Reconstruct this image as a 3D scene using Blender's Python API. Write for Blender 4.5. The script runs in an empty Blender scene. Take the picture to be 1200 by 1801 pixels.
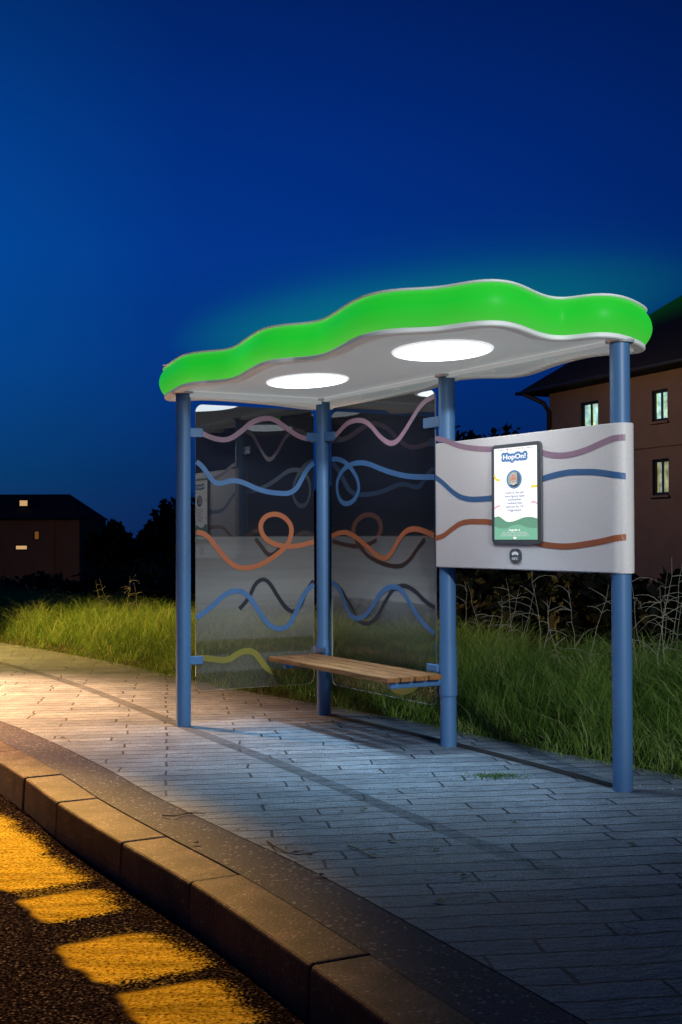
import bpy, math, random
import numpy as np
from mathutils import Vector, Matrix
random.seed(7)
rng = np.random.default_rng(7)
sc = bpy.context.scene
COL = sc.collection
PI = math.pi

# ------------------------------------------------------------------ camera
F_PX, PITCH, ROLL, EYE = 2185.68, 0.0191984, -0.0035278, 1.45
cr_, sr_, cp_, sp_ = math.cos(ROLL), math.sin(ROLL), math.cos(PITCH), math.sin(PITCH)
R0, U0, FW = Vector((1, 0, 0)), Vector((0, -sp_, cp_)), Vector((0, cp_, sp_))
CR, CU = cr_ * R0 + sr_ * U0, -sr_ * R0 + cr_ * U0
CP = Vector((0, 0, EYE))
cam = bpy.data.cameras.new('camera')
cam.sensor_fit = 'VERTICAL'; cam.sensor_height = 24.0; cam.sensor_width = 16.0
cam.lens = F_PX / 1801 * 24.0
cam.clip_end = 3000; cam.clip_start = 0.05
camo = bpy.data.objects.new('camera', cam); COL.objects.link(camo)
m = Matrix.Identity(4)
for i in range(3):
    m[i][0] = CR[i]; m[i][1] = CU[i]; m[i][2] = -FW[i]; m[i][3] = CP[i]
camo.matrix_world = m
sc.camera = camo

def ray(px, py):
    return CR * ((px - 600) / F_PX) + CU * ((900.5 - py) / F_PX) + FW
def atz(px, py, z):
    d = ray(px, py); return CP + d * ((z - EYE) / d.z)
def aty(px, py, Y):
    d = ray(px, py); return CP + d * (Y / d.y)
class Plane:
    """vertical plane through p with direction u (xy); pixel -> (s, z)"""
    def __init__(s, p, u):
        s.p = Vector((p[0], p[1], 0)); s.u = Vector((u[0], u[1], 0)).normalized()
        s.n = Vector((s.u.y, -s.u.x, 0))
        if s.n.dot(CP - s.p) < 0: s.n = -s.n
    def hit(s, px, py):
        d = ray(px, py); t = (s.p - CP).dot(s.n) / d.dot(s.n); q = CP + d * t
        return ((q - s.p).dot(s.u), q.z)
    def P(s, a, z, off=0):
        q = s.p + s.u * a + s.n * off; return Vector((q.x, q.y, z))

# ------------------------------------------------------------------ materials
def new_mat(name):
    mt = bpy.data.materials.new(name); mt.use_nodes = True
    nt = mt.node_tree; nt.nodes.clear()
    out = nt.nodes.new('ShaderNodeOutputMaterial')
    return mt, nt, out
def N(nt, typ, **kw):
    n = nt.nodes.new(typ)
    for k, v in kw.items():
        if k.startswith('in_'):
            key = k[3:]
            key = int(key) if key.isdigit() else key.replace('_', ' ')
            n.inputs[key].default_value = v
        else: setattr(n, k, v)
    return n
def ramp(nt, fac, stops, interp='LINEAR'):
    r = nt.nodes.new('ShaderNodeValToRGB'); r.color_ramp.interpolation = interp
    e = r.color_ramp.elements
    while len(e) > 1: e.remove(e[-1])
    for i, (p, c) in enumerate(stops):
        if not isinstance(c, (tuple, list)): c = (c, c, c)
        el = e[0] if i == 0 else e.new(p)
        el.position = p; el.color = (*c[:3], 1)
    if fac is not None: nt.links.new(fac, r.inputs[0])
    return r
def math_(nt, op, a, b=None, clamp=False):
    n = nt.nodes.new('ShaderNodeMath'); n.operation = op; n.use_clamp = clamp
    for i, v in enumerate((a, b)):
        if v is None: continue
        if isinstance(v, (int, float)): n.inputs[i].default_value = v
        else: nt.links.new(v, n.inputs[i])
    return n.outputs[0]
def mixc(nt, fac, a, b, mode='MIX'):
    n = nt.nodes.new('ShaderNodeMix'); n.data_type = 'RGBA'; n.blend_type = mode
    def put(sock, v):
        if isinstance(v, (int, float)): sock.default_value = v
        elif isinstance(v, (tuple, list)): sock.default_value = (*v[:3], 1)
        else: nt.links.new(v, sock)
    put(n.inputs[0], fac); put(n.inputs[6], a); put(n.inputs[7], b)
    return n.outputs[2]
def simple(name, col, rough=0.6, metal=0.0, var=0.15, scale=12.0, bump=0.0, bscale=200.0, emit=None, es=1.0, spec=0.5):
    mt, nt, out = new_mat(name)
    b = N(nt, 'ShaderNodeBsdfPrincipled'); nt.links.new(b.outputs[0], out.inputs[0])
    tc = N(nt, 'ShaderNodeTexCoord')
    nz = N(nt, 'ShaderNodeTexNoise', in_Scale=scale, in_Detail=5.0); nt.links.new(tc.outputs['Object'], nz.inputs['Vector'])
    c = mixc(nt, nz.outputs[0], tuple(x * (1 - var) for x in col), tuple(min(1, x * (1 + var)) for x in col))
    nt.links.new(c, b.inputs['Base Color'])
    b.inputs['Roughness'].default_value = rough; b.inputs['Metallic'].default_value = metal
    b.inputs['Specular IOR Level'].default_value = spec
    if bump:
        n2 = N(nt, 'ShaderNodeTexNoise', in_Scale=bscale, in_Detail=3.0); nt.links.new(tc.outputs['Object'], n2.inputs['Vector'])
        bp = N(nt, 'ShaderNodeBump', in_Strength=bump, in_Distance=0.002); nt.links.new(n2.outputs[0], bp.inputs['Height'])
        nt.links.new(bp.outputs[0], b.inputs['Normal'])
    if emit:
        b.inputs['Emission Color'].default_value = (*emit, 1); b.inputs['Emission Strength'].default_value = es
    return mt
def emis(name, col, s=1.0):
    mt, nt, out = new_mat(name)
    e = N(nt, 'ShaderNodeEmission', in_Strength=s); e.inputs[0].default_value = (*col, 1)
    nt.links.new(e.outputs[0], out.inputs[0]); return mt
def srgb(r, g, b):
    f = lambda c: (c / 255 / 12.92) if c / 255 <= 0.04045 else ((c / 255 + 0.055) / 1.055) ** 2.4
    return (f(r), f(g), f(b))

M = {}
M['post'] = simple('blue_powder_coat', (0.062, 0.155, 0.31), 0.45, 0, 0.08, 6, 0.15, 400)
M['white'] = simple('white_lacquer', (0.82, 0.81, 0.78), 0.6, 0, 0.03, 4, emit=(0.75, 0.74, 0.72), es=0.10, spec=0.2)  # faint glow added to make the trims look lit
M['ceil'] = simple('canopy_underside', (0.62, 0.61, 0.58), 0.45, 0, 0.05, 3, emit=(0.56, 0.62, 0.64), es=0.26)  # slight glow stands in for light bounced up from the ground
M['flange'] = simple('pale_metal', (0.7, 0.7, 0.68), 0.3, 0.3)
M['pink'] = simple('pink_print', (0.33, 0.19, 0.245), 0.5)
M['blue'] = simple('blue_print', (0.045, 0.125, 0.27), 0.5)
M['orange'] = simple('orange_print', (0.36, 0.10, 0.035), 0.5)
M['yellow'] = simple('mustard_print', (0.19, 0.155, 0.02), 0.5)
M['dark'] = simple('dark_rubber', (0.012, 0.012, 0.014), 0.6)
M['bezel'] = simple('dark_grey_bezel', (0.085, 0.088, 0.09), 0.35)
M['edge'] = simple('glass_edge', (0.5, 0.48, 0.42), 0.2)

def fascia_mat():
    mt, nt, out = new_mat('green_lightbox')
    b = N(nt, 'ShaderNodeBsdfPrincipled'); nt.links.new(b.outputs[0], out.inputs[0])
    g = N(nt, 'ShaderNodeNewGeometry'); sx = N(nt, 'ShaderNodeSeparateXYZ'); nt.links.new(g.outputs['Position'], sx.inputs[0])
    t = math_(nt, 'DIVIDE', math_(nt, 'SUBTRACT', sx.outputs[2], 2.567), 0.22)
    r = ramp(nt, t, [(0.0, (0.075, 0.56, 0.055)), (0.3, (0.035, 0.56, 0.035)), (0.6, (0.012, 0.57, 0.026)), (0.85, (0.02, 0.58, 0.03)), (1.0, (0.06, 0.62, 0.06))])
    tc = N(nt, 'ShaderNodeTexCoord')
    nz = N(nt, 'ShaderNodeTexNoise', in_Scale=1.3, in_Detail=1.0); nt.links.new(tc.outputs['Object'], nz.inputs['Vector'])
    st = math_(nt, 'ADD', math_(nt, 'MULTIPLY', nz.outputs[0], 0.30), 0.70)
    b.inputs['Base Color'].default_value = (0.01, 0.10, 0.012, 1); b.inputs['Roughness'].default_value = 0.5; b.inputs['Specular IOR Level'].default_value = 0.2
    nt.links.new(r.outputs[0], b.inputs['Emission Color']); nt.links.new(st, b.inputs['Emission Strength'])
    return mt
M['green'] = fascia_mat()
LAMP_C = (0.80, 0.91, 1.0)
M['lamp'] = emis('lit_diffuser', LAMP_C, 10.5); M['lamp2'] = emis('diffuser_edge', (0.95, 0.98, 1.0), 1.9); M['lamp3'] = emis('diffuser_rim', (0.95, 0.97, 1.0), 0.85)

def glass_mat(ops):
    mt, nt, out = new_mat('tint_and_reflection')
    g = N(nt, 'ShaderNodeNewGeometry'); sx = N(nt, 'ShaderNodeSeparateXYZ'); nt.links.new(g.outputs['Position'], sx.inputs[0])
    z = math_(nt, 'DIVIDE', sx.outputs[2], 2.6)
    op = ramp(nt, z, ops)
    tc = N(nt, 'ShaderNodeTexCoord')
    colr = ramp(nt, z, [(0.0, (0.20, 0.19, 0.16)), (0.33, (0.27, 0.255, 0.24)), (0.38, (0.25, 0.24, 0.225)), (0.46, (0.165, 0.158, 0.15)), (0.5560, (0.105, 0.10, 0.096)), (0.5562, (0.018, 0.018, 0.021)), (0.62, (0.014, 0.015, 0.021)), (0.75, (0.014, 0.016, 0.024)), (1.0, (0.02, 0.02, 0.022))])  # grey zone below eye level: reflected ground painted into the glass
    mp = N(nt, 'ShaderNodeMapping'); mp.inputs['Scale'].default_value = (1.0, 1.0, 28.0); nt.links.new(tc.outputs['Object'], mp.inputs['Vector'])
    nz = N(nt, 'ShaderNodeTexNoise', in_Scale=1.0, in_Detail=4.0); nt.links.new(mp.outputs[0], nz.inputs['Vector'])
    band = ramp(nt, nz.outputs[0], [(0.3, 0.92), (0.7, 1.08)])
    c = mixc(nt, 1.0, colr.outputs[0], band.outputs[0], 'MULTIPLY')
    d = N(nt, 'ShaderNodeBsdfDiffuse'); nt.links.new(c, d.inputs[0])
    tr = N(nt, 'ShaderNodeBsdfTransparent'); tr.inputs[0].default_value = (0.86, 0.87, 0.86, 1)
    m1 = N(nt, 'ShaderNodeMixShader'); nt.links.new(op.outputs[0], m1.inputs[0]); nt.links.new(tr.outputs[0], m1.inputs[1]); nt.links.new(d.outputs[0], m1.inputs[2])
    gl = N(nt, 'ShaderNodeBsdfGlossy', in_Roughness=0.0); gl.inputs[0].default_value = (1, 1, 1, 1)
    fr = N(nt, 'ShaderNodeFresnel', in_IOR=1.75)
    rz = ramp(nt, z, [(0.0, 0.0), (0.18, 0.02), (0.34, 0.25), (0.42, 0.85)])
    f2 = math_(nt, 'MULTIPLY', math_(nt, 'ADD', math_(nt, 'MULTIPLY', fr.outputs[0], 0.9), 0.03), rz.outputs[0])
    m2 = N(nt, 'ShaderNodeMixShader'); nt.links.new(f2, m2.inputs[0]); nt.links.new(m1.outputs[0], m2.inputs[1]); nt.links.new(gl.outputs[0], m2.inputs[2])
    nt.links.new(m2.outputs[0], out.inputs[0]); return mt
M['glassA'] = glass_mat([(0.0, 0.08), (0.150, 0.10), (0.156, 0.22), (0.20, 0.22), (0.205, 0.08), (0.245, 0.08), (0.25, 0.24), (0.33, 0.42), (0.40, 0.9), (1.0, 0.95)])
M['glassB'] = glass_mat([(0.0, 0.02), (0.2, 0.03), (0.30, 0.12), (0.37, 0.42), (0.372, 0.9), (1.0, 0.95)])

def panel_mat():
    mt, nt, out = new_mat('speckled_white_panel')
    b = N(nt, 'ShaderNodeBsdfPrincipled', in_Roughness=0.5); nt.links.new(b.outputs[0], out.inputs[0])
    tc = N(nt, 'ShaderNodeTexCoord')
    nz = N(nt, 'ShaderNodeTexNoise', in_Scale=260.0, in_Detail=3.0); nt.links.new(tc.outputs['Object'], nz.inputs['Vector'])
    r = ramp(nt, nz.outputs[0], [(0.3, (0.62, 0.565, 0.525)), (0.7, (0.80, 0.735, 0.69))]); nt.links.new(r.outputs[0], b.inputs['Base Color'])
    bp = N(nt, 'ShaderNodeBump', in_Strength=0.3, in_Distance=0.002); nt.links.new(nz.outputs[0], bp.inputs['Height']); nt.links.new(bp.outputs[0], b.inputs['Normal'])
    return mt
M['panel'] = panel_mat()

def wood_mat():
    mt, nt, out = new_mat('oiled_wood')
    b = N(nt, 'ShaderNodeBsdfPrincipled', in_Roughness=0.55); nt.links.new(b.outputs[0], out.inputs[0])
    tc = N(nt, 'ShaderNodeTexCoord')
    mp = N(nt, 'ShaderNodeMapping'); mp.inputs['Rotation'].default_value = (0, 0, math.radians(60)); mp.vector_type = 'POINT'
    nt.links.new(tc.outputs['Object'], mp.inputs['Vector'])
    m2 = N(nt, 'ShaderNodeMapping'); m2.inputs['Scale'].default_value = (4, 90, 60); nt.links.new(mp.outputs[0], m2.inputs['Vector'])
    nz = N(nt, 'ShaderNodeTexNoise', in_Scale=1.0, in_Detail=8.0, in_Distortion=0.6); nt.links.new(m2.outputs[0], nz.inputs['Vector'])
    r = ramp(nt, nz.outputs[0], [(0.3, (0.09, 0.034, 0.009)), (0.5, (0.25, 0.10, 0.026)), (0.72, (0.40, 0.175, 0.055))]); nt.links.new(r.outputs[0], b.inputs['Base Color'])
    bp = N(nt, 'ShaderNodeBump', in_Strength=0.3, in_Distance=0.002); nt.links.new(nz.outputs[0], bp.inputs['Height']); nt.links.new(bp.outputs[0], b.inputs['Normal'])
    return mt
M['wood'] = wood_mat()

def paver_mat():
    mt, nt, out = new_mat('paving')
    b = N(nt, 'ShaderNodeBsdfPrincipled'); nt.links.new(b.outputs[0], out.inputs[0])
    tc = N(nt, 'ShaderNodeTexCoord')
    nd = N(nt, 'ShaderNodeTexNoise', in_Scale=1.6, in_Detail=6.0); nt.links.new(tc.outputs['Object'], nd.inputs['Vector'])
    off = N(nt, 'ShaderNodeVectorMath', operation='SCALE'); off.inputs[3].default_value = 0.10
    sub = N(nt, 'ShaderNodeVectorMath', operation='SUBTRACT'); sub.inputs[1].default_value = (0.5, 0.5, 0.5)
    nt.links.new(nd.outputs['Color'], sub.inputs[0]); nt.links.new(sub.outputs[0], off.inputs[0])
    add = N(nt, 'ShaderNodeVectorMath', operation='ADD'); nt.links.new(tc.outputs['Object'], add.inputs[0]); nt.links.new(off.outputs[0], add.inputs[1])
    nf_ = N(nt, 'ShaderNodeTexNoise', in_Scale=14.0, in_Detail=6.0, in_Roughness=0.65); nt.links.new(tc.outputs['Object'], nf_.inputs['Vector'])
    of2 = N(nt, 'ShaderNodeVectorMath', operation='SCALE'); of2.inputs[3].default_value = 0.032; sb2 = N(nt, 'ShaderNodeVectorMath', operation='SUBTRACT'); sb2.inputs[1].default_value = (0.5, 0.5, 0.5)
    nt.links.new(nf_.outputs['Color'], sb2.inputs[0]); nt.links.new(sb2.outputs[0], of2.inputs[0])
    ad2 = N(nt, 'ShaderNodeVectorMath', operation='ADD'); nt.links.new(add.outputs[0], ad2.inputs[0]); nt.links.new(of2.outputs[0], ad2.inputs[1]); add = ad2
    mp = N(nt, 'ShaderNodeMapping'); mp.inputs['Rotation'].default_value = (0, 0, math.radians(-8)); nt.links.new(add.outputs[0], mp.inputs['Vector'])
    br = N(nt, 'ShaderNodeTexBrick', offset=0.37, squash=1.35, squash_frequency=3); nt.links.new(mp.outputs[0], br.inputs['Vector'])
    br.inputs['Scale'].default_value = 1.0; br.inputs['Brick Width'].default_value = 0.80; br.inputs['Row Height'].default_value = 0.150
    br.inputs['Mortar Size'].default_value = 0.0075; br.inputs['Mortar Smooth'].default_value = 0.35; br.inputs['Bias'].default_value = 0.0
    br.inputs['Color1'].default_value = (0.135, 0.175, 0.225, 1); br.inputs['Color2'].default_value = (0.205, 0.25, 0.30, 1); br.inputs['Mortar'].default_value = (0.02, 0.022, 0.028, 1)
    n1 = N(nt, 'ShaderNodeTexNoise', in_Scale=2.2, in_Detail=8.0, in_Roughness=0.65); nt.links.new(tc.outputs['Object'], n1.inputs['Vector'])
    r1 = ramp(nt, n1.outputs[0], [(0.3, 0.62), (0.7, 1.2)])
    c = mixc(nt, 1.0, br.outputs['Color'], r1.outputs[0], 'MULTIPLY')
    n2 = N(nt, 'ShaderNodeTexNoise', in_Scale=85.0, in_Detail=6.0); nt.links.new(tc.outputs['Object'], n2.inputs['Vector'])
    r2 = ramp(nt, n2.outputs[0], [(0.3, 0.5), (0.72, 1.5)])
    c = mixc(nt, 1.0, c, r2.outputs[0], 'MULTIPLY')
    # fine riven relief that runs with the courses
    m3 = N(nt, 'ShaderNodeMapping'); m3.inputs['Scale'].default_value = (11, 30, 11); nt.links.new(mp.outputs[0], m3.inputs['Vector'])
    n3 = N(nt, 'ShaderNodeTexNoise', in_Scale=1.0, in_Detail=7.0, in_Roughness=0.6); nt.links.new(m3.outputs[0], n3.inputs['Vector'])
    r3 = ramp(nt, n3.outputs[0], [(0.28, 0.62), (0.5, 1.0), (0.75, 1.25)])
    c = mixc(nt, 1.0, c, r3.outputs[0], 'MULTIPLY')
    m4 = N(nt, 'ShaderNodeMapping'); m4.inputs['Scale'].default_value = (1.6, 5.5, 1); nt.links.new(mp.outputs[0], m4.inputs['Vector'])
    n4 = N(nt, 'ShaderNodeTexNoise', in_Scale=1.3, in_Detail=9.0, in_Roughness=0.55, in_Distortion=0.4); nt.links.new(m4.outputs[0], n4.inputs['Vector'])
    crk = ramp(nt, n4.outputs[0], [(0.470, 1.0), (0.497, 1.0), (0.5, 0.0), (0.503, 1.0), (0.53, 1.0)])
    n5 = N(nt, 'ShaderNodeTexNoise', in_Scale=1.1, in_Detail=3.0); nt.links.new(tc.outputs['Object'], n5.inputs['Vector'])
    gate = ramp(nt, n5.outputs[0], [(0.48, 0.0), (0.60, 1.0)])
    crack = mixc(nt, gate.outputs[0], (1, 1, 1), crk.outputs[0])
    c = mixc(nt, 0.75, c, mixc(nt, 1.0, c, crack, 'MULTIPLY'))
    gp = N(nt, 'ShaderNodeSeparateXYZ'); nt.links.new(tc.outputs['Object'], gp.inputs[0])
    light_pool = ramp(nt, math_(nt, 'DIVIDE', math_(nt, 'ADD', gp.outputs[1], math_(nt, 'MULTIPLY', gp.outputs[0], 1.2)), 20.0), [(0.0, 0.6), (0.22, 0.7), (0.36, 1.0), (0.44, 1.15), (0.50, (0.75, 0.72, 0.72)), (0.56, (0.5, 0.46, 0.44))])  # pool of light and dimmer surroundings put into the slab colour
    c = mixc(nt, 1.0, c, light_pool.outputs[0], 'MULTIPLY')
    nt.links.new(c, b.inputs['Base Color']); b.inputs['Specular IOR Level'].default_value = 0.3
    rr = ramp(nt, n1.outputs[0], [(0.3, 0.5), (0.7, 0.75)]); nt.links.new(rr.outputs[0], b.inputs['Roughness'])
    h = math_(nt, 'ADD', math_(nt, 'MULTIPLY', br.outputs['Fac'], -1.2), math_(nt, 'MULTIPLY', n3.outputs[0], 1.1))
    h = math_(nt, 'ADD', h, math_(nt, 'MULTIPLY', n2.outputs[0], 0.35))
    h = math_(nt, 'ADD', h, math_(nt, 'MULTIPLY', crack, 0.7))
    ledge = math_(nt, 'GREATER_THAN', n4.outputs[0], 0.5)
    h = math_(nt, 'ADD', h, math_(nt, 'MULTIPLY', math_(nt, 'MULTIPLY', ledge, gate.outputs[0]), 0.5))
    bp = N(nt, 'ShaderNodeBump', in_Strength=1.0, in_Distance=0.016); nt.links.new(h, bp.inputs['Height']); nt.links.new(bp.outputs[0], b.inputs['Normal'])
    return mt
M['paver'] = paver_mat()

def rough_mat(name, c1, c2, scale=90.0, bump=0.8, dist=0.006, rough=0.75, big=1.5, spark=0.0, spec=0.5):
    mt, nt, out = new_mat(name)
    b = N(nt, 'ShaderNodeBsdfPrincipled', in_Roughness=rough); nt.links.new(b.outputs[0], out.inputs[0])
    b.inputs['Specular IOR Level'].default_value = spec
    tc = N(nt, 'ShaderNodeTexCoord')
    n1 = N(nt, 'ShaderNodeTexNoise', in_Scale=scale, in_Detail=5.0); nt.links.new(tc.outputs['Object'], n1.inputs['Vector'])
    n2 = N(nt, 'ShaderNodeTexNoise', in_Scale=big, in_Detail=6.0); nt.links.new(tc.outputs['Object'], n2.inputs['Vector'])
    r = ramp(nt, n1.outputs[0], [(0.3, c1), (0.7, c2)])
    r2 = ramp(nt, n2.outputs[0], [(0.3, 0.7), (0.7, 1.25)])
    c = mixc(nt, 1.0, r.outputs[0], r2.outputs[0], 'MULTIPLY')
    if spark:
        v = N(nt, 'ShaderNodeTexVoronoi', in_Scale=scale * 0.9); nt.links.new(tc.outputs['Object'], v.inputs['Vector'])
        k = ramp(nt, v.outputs['Color'], [(0.0, 0.0), (0.80, 0.0), (0.9, spark)])
        c = mixc(nt, k.outputs[0], c, (0.5, 0.48, 0.45))
    nt.links.new(c, b.inputs['Base Color'])
    bp = N(nt, 'ShaderNodeBump', in_Strength=bump, in_Distance=dist); nt.links.new(n1.outputs[0], bp.inputs['Height']); nt.links.new(bp.outputs[0], b.inputs['Normal'])
    return mt
M['border'] = rough_mat('border_asphalt', (0.016, 0.017, 0.03), (0.05, 0.05, 0.075), 95, 0.9, 0.006, spark=0.35, spec=0.15)
M['kerb'] = K_ = rough_mat('kerb_concrete', (0.032, 0.022, 0.019), (0.115, 0.076, 0.054), 110, 0.6, 0.005, big=3, spark=0.25, spec=0.2)
def face_shade(mt):
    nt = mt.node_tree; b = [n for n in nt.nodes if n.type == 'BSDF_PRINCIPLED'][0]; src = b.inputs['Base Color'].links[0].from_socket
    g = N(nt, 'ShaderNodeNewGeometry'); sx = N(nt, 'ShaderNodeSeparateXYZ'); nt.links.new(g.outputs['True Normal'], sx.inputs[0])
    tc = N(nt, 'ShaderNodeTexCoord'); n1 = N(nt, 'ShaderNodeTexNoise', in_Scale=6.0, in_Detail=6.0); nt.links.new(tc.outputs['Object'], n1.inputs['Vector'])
    k = ramp(nt, sx.outputs[2], [(0.0, 0.30), (0.25, 0.34), (0.55, 1.5), (0.85, 1.3), (0.96, 1.0)])  # shade of the upright face and the edge highlight put into the colour
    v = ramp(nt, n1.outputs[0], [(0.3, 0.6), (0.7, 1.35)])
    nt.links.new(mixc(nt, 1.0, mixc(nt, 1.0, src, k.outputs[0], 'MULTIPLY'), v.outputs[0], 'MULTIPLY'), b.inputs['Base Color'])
face_shade(K_)
M['strip'] = rough_mat('dark_strip', (0.05, 0.065, 0.085), (0.125, 0.15, 0.185), 85, 1.0, 0.010, spec=0.2)
def fade_strip(mt):  # fades out toward the near end, broken up by noise
    nt = mt.node_tree; out = [n for n in nt.nodes if n.type == 'OUTPUT_MATERIAL'][0]; src = out.inputs[0].links[0].from_socket
    tc = N(nt, 'ShaderNodeTexCoord'); sx = N(nt, 'ShaderNodeSeparateXYZ'); nt.links.new(tc.outputs['Object'], sx.inputs[0])
    n1 = N(nt, 'ShaderNodeTexNoise', in_Scale=9.0, in_Detail=8.0, in_Roughness=0.7); nt.links.new(tc.outputs['Object'], n1.inputs['Vector'])
    f = ramp(nt, math_(nt, 'DIVIDE', sx.outputs[1], 20.0), [(0.24, 0.0), (0.33, 0.42), (0.45, 0.60), (0.55, 0.55), (0.8, 0.4)])
    k = math_(nt, 'ADD', f.outputs[0], math_(nt, 'MULTIPLY', math_(nt, 'SUBTRACT', n1.outputs[0], 0.5), 1.1), True)
    t = N(nt, 'ShaderNodeBsdfTransparent'); mx = N(nt, 'ShaderNodeMixShader'); nt.links.new(k, mx.inputs[0]); nt.links.new(t.outputs[0], mx.inputs[1]); nt.links.new(src, mx.inputs[2]); nt.links.new(mx.outputs[0], out.inputs[0])
fade_strip(M['strip'])
M['ground_shadow'] = simple('shadow_black', (0.003, 0.004, 0.005), 1.0)
M['field'] = rough_mat('field_soil', (0.018, 0.017, 0.009), (0.05, 0.042, 0.02), 9, 1.0, 0.05, 0.95, 0.5, spec=0.05)

def road_mat():
    mt, nt, out = new_mat('road_painted_light')
    b = N(nt, 'ShaderNodeBsdfDiffuse', in_Roughness=0.6); nt.links.new(b.outputs[0], out.inputs[0])
    tc = N(nt, 'ShaderNodeTexCoord')
    n1 = N(nt, 'ShaderNodeTexNoise', in_Scale=75.0, in_Detail=5.0, in_Roughness=0.65); nt.links.new(tc.outputs['Object'], n1.inputs['Vector'])
    n2 = N(nt, 'ShaderNodeTexNoise', in_Scale=2.6, in_Detail=6.0); nt.links.new(tc.outputs['Object'], n2.inputs['Vector'])
    asph = ramp(nt, n1.outputs[0], [(0.40, (0.003, 0.002, 0.0025)), (0.50, (0.016, 0.011, 0.012)), (0.60, (0.06, 0.042, 0.042)), (0.70, (0.45, 0.34, 0.31))])
    pc = ramp(nt, n1.outputs[0], [(0.36, (0.12, 0.055, 0.006)), (0.46, (0.70, 0.42, 0.03)), (0.58, (0.9, 0.62, 0.06)), (0.7, (1.0, 0.85, 0.25))])  # yellow patches: light falling on the asphalt, put into the colour
    mps = N(nt, 'ShaderNodeMapping'); mps.inputs['Scale'].default_value = (2.2, 15, 1); nt.links.new(tc.outputs['Object'], mps.inputs['Vector'])
    ns = N(nt, 'ShaderNodeTexNoise', in_Scale=1.0, in_Detail=7.0, in_Roughness=0.7); nt.links.new(mps.outputs[0], ns.inputs['Vector'])
    rs_ = ramp(nt, ns.outputs[0], [(0.30, 0.18), (0.42, 0.75), (0.6, 1.15)])
    pcs = mixc(nt, 1.0, pc.outputs[0], rs_.outputs[0], 'MULTIPLY')
    uv = N(nt, 'ShaderNodeUVMap'); sx = N(nt, 'ShaderNodeSeparateXYZ'); nt.links.new(uv.outputs[0], sx.inputs[0])
    # u = metres along the kerb, v = metres away from it
    wob = math_(nt, 'MULTIPLY', math_(nt, 'SUBTRACT', n2.outputs[0], 0.5), 0.22)
    fine = math_(nt, 'MULTIPLY', math_(nt, 'SUBTRACT', n1.outputs[0], 0.5), 0.16)
    v = math_(nt, 'ADD', math_(nt, 'ADD', sx.outputs[1], wob), fine)
    a = ramp(nt, v, [(0.0, 0.0), (0.07, 0.0), (0.22, 1.0), (0.50, 1.0), (0.56, 0.0)])
    wu = math_(nt, 'ADD', sx.outputs[0], math_(nt, 'MULTIPLY', math_(nt, 'SUBTRACT', n2.outputs[0], 0.5), 0.10))
    wu = math_(nt, 'ADD', wu, fine)
    q = math_(nt, 'DIVIDE', wu, 10.0)
    S = 0.1
    bl = ramp(nt, q, [(0.0, 0.9), (0.080, 1.0), (0.085, 0.1), (0.103, 0.1), (0.109, 1.0), (0.151, 1.0), (0.156, 0.25), (0.166, 0.25), (0.171, 1.0), (0.212, 1.0), (0.219, 0.25), (0.250, 0.12), (0.256, 1.0), (0.287, 1.0), (0.292, 0.3), (0.304, 0.3), (0.309, 1.0), (0.36, 1.0), (0.364, 0.6), (0.368, 1.0), (0.43, 1.0), (0.435, 0.6), (0.44, 1.0), (1.0, 1.0)])
    k = math_(nt, 'MULTIPLY', a.outputs[0], bl.outputs[0])
    kk = ramp(nt, math_(nt, 'ADD', k, math_(nt, 'MULTIPLY', math_(nt, 'SUBTRACT', n1.outputs[0], 0.5), 1.0)), [(0.25, 0.0), (0.75, 1.0)])
    c = mixc(nt, kk.outputs[0], asph.outputs[0], pcs)
    nt.links.new(c, b.inputs['Color'])
    bp = N(nt, 'ShaderNodeBump', in_Strength=0.9, in_Distance=0.006); nt.links.new(n1.outputs[0], bp.inputs['Height']); nt.links.new(bp.outputs[0], b.inputs['Normal'])
    return mt
M['road'] = road_mat()

def leaf_mat(name, cols, rough=0.6, transl=0.25):
    mt, nt, out = new_mat(name)
    at = N(nt, 'ShaderNodeAttribute'); at.attribute_name = 'tone'
    r = ramp(nt, at.outputs['Fac'], cols)
    d = N(nt, 'ShaderNodeBsdfPrincipled', in_Roughness=rough); nt.links.new(r.outputs[0], d.inputs['Base Color']); d.inputs['Specular IOR Level'].default_value = 0.2
    t = N(nt, 'ShaderNodeBsdfTranslucent'); nt.links.new(r.outputs[0], t.inputs[0])
    mx = N(nt, 'ShaderNodeMixShader'); mx.inputs[0].default_value = transl
    nt.links.new(d.outputs[0], mx.inputs[1]); nt.links.new(t.outputs[0], mx.inputs[2]); nt.links.new(mx.outputs[0], out.inputs[0])
    return mt
M['grass'] = leaf_mat('grass_blades', [(0.0, (0.035, 0.075, 0.010)), (0.45, (0.11, 0.22, 0.024)), (0.85, (0.24, 0.36, 0.07)), (1.0, (0.42, 0.40, 0.20))])
M['leaf'] = leaf_mat('dark_foliage', [(0.0, (0.004, 0.006, 0.003)), (0.6, (0.012, 0.015, 0.006)), (1.0, (0.035, 0.03, 0.012))])
M['bark'] = simple('bark', (0.05, 0.035, 0.025), 0.9)
M['stalk'] = simple('dry_stalk', (0.34, 0.31, 0.23), 0.8)
M['twig'] = simple('twig', (0.20, 0.13, 0.06), 0.8)
M['deadleaf'] = simple('dead_leaf', (0.12, 0.10, 0.045), 0.7, var=0.4, scale=40)
M['chip'] = simple('pale_chip', (0.6, 0.6, 0.58), 0.4)
M['wallR'] = simple('brown_render', (0.24, 0.145, 0.09), 0.9, 0, 0.22, 1.5, 0.4, 30)
M['wallL'] = simple('rust_render', (0.36, 0.15, 0.05), 0.9, 0, 0.3, 0.8)
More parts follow.
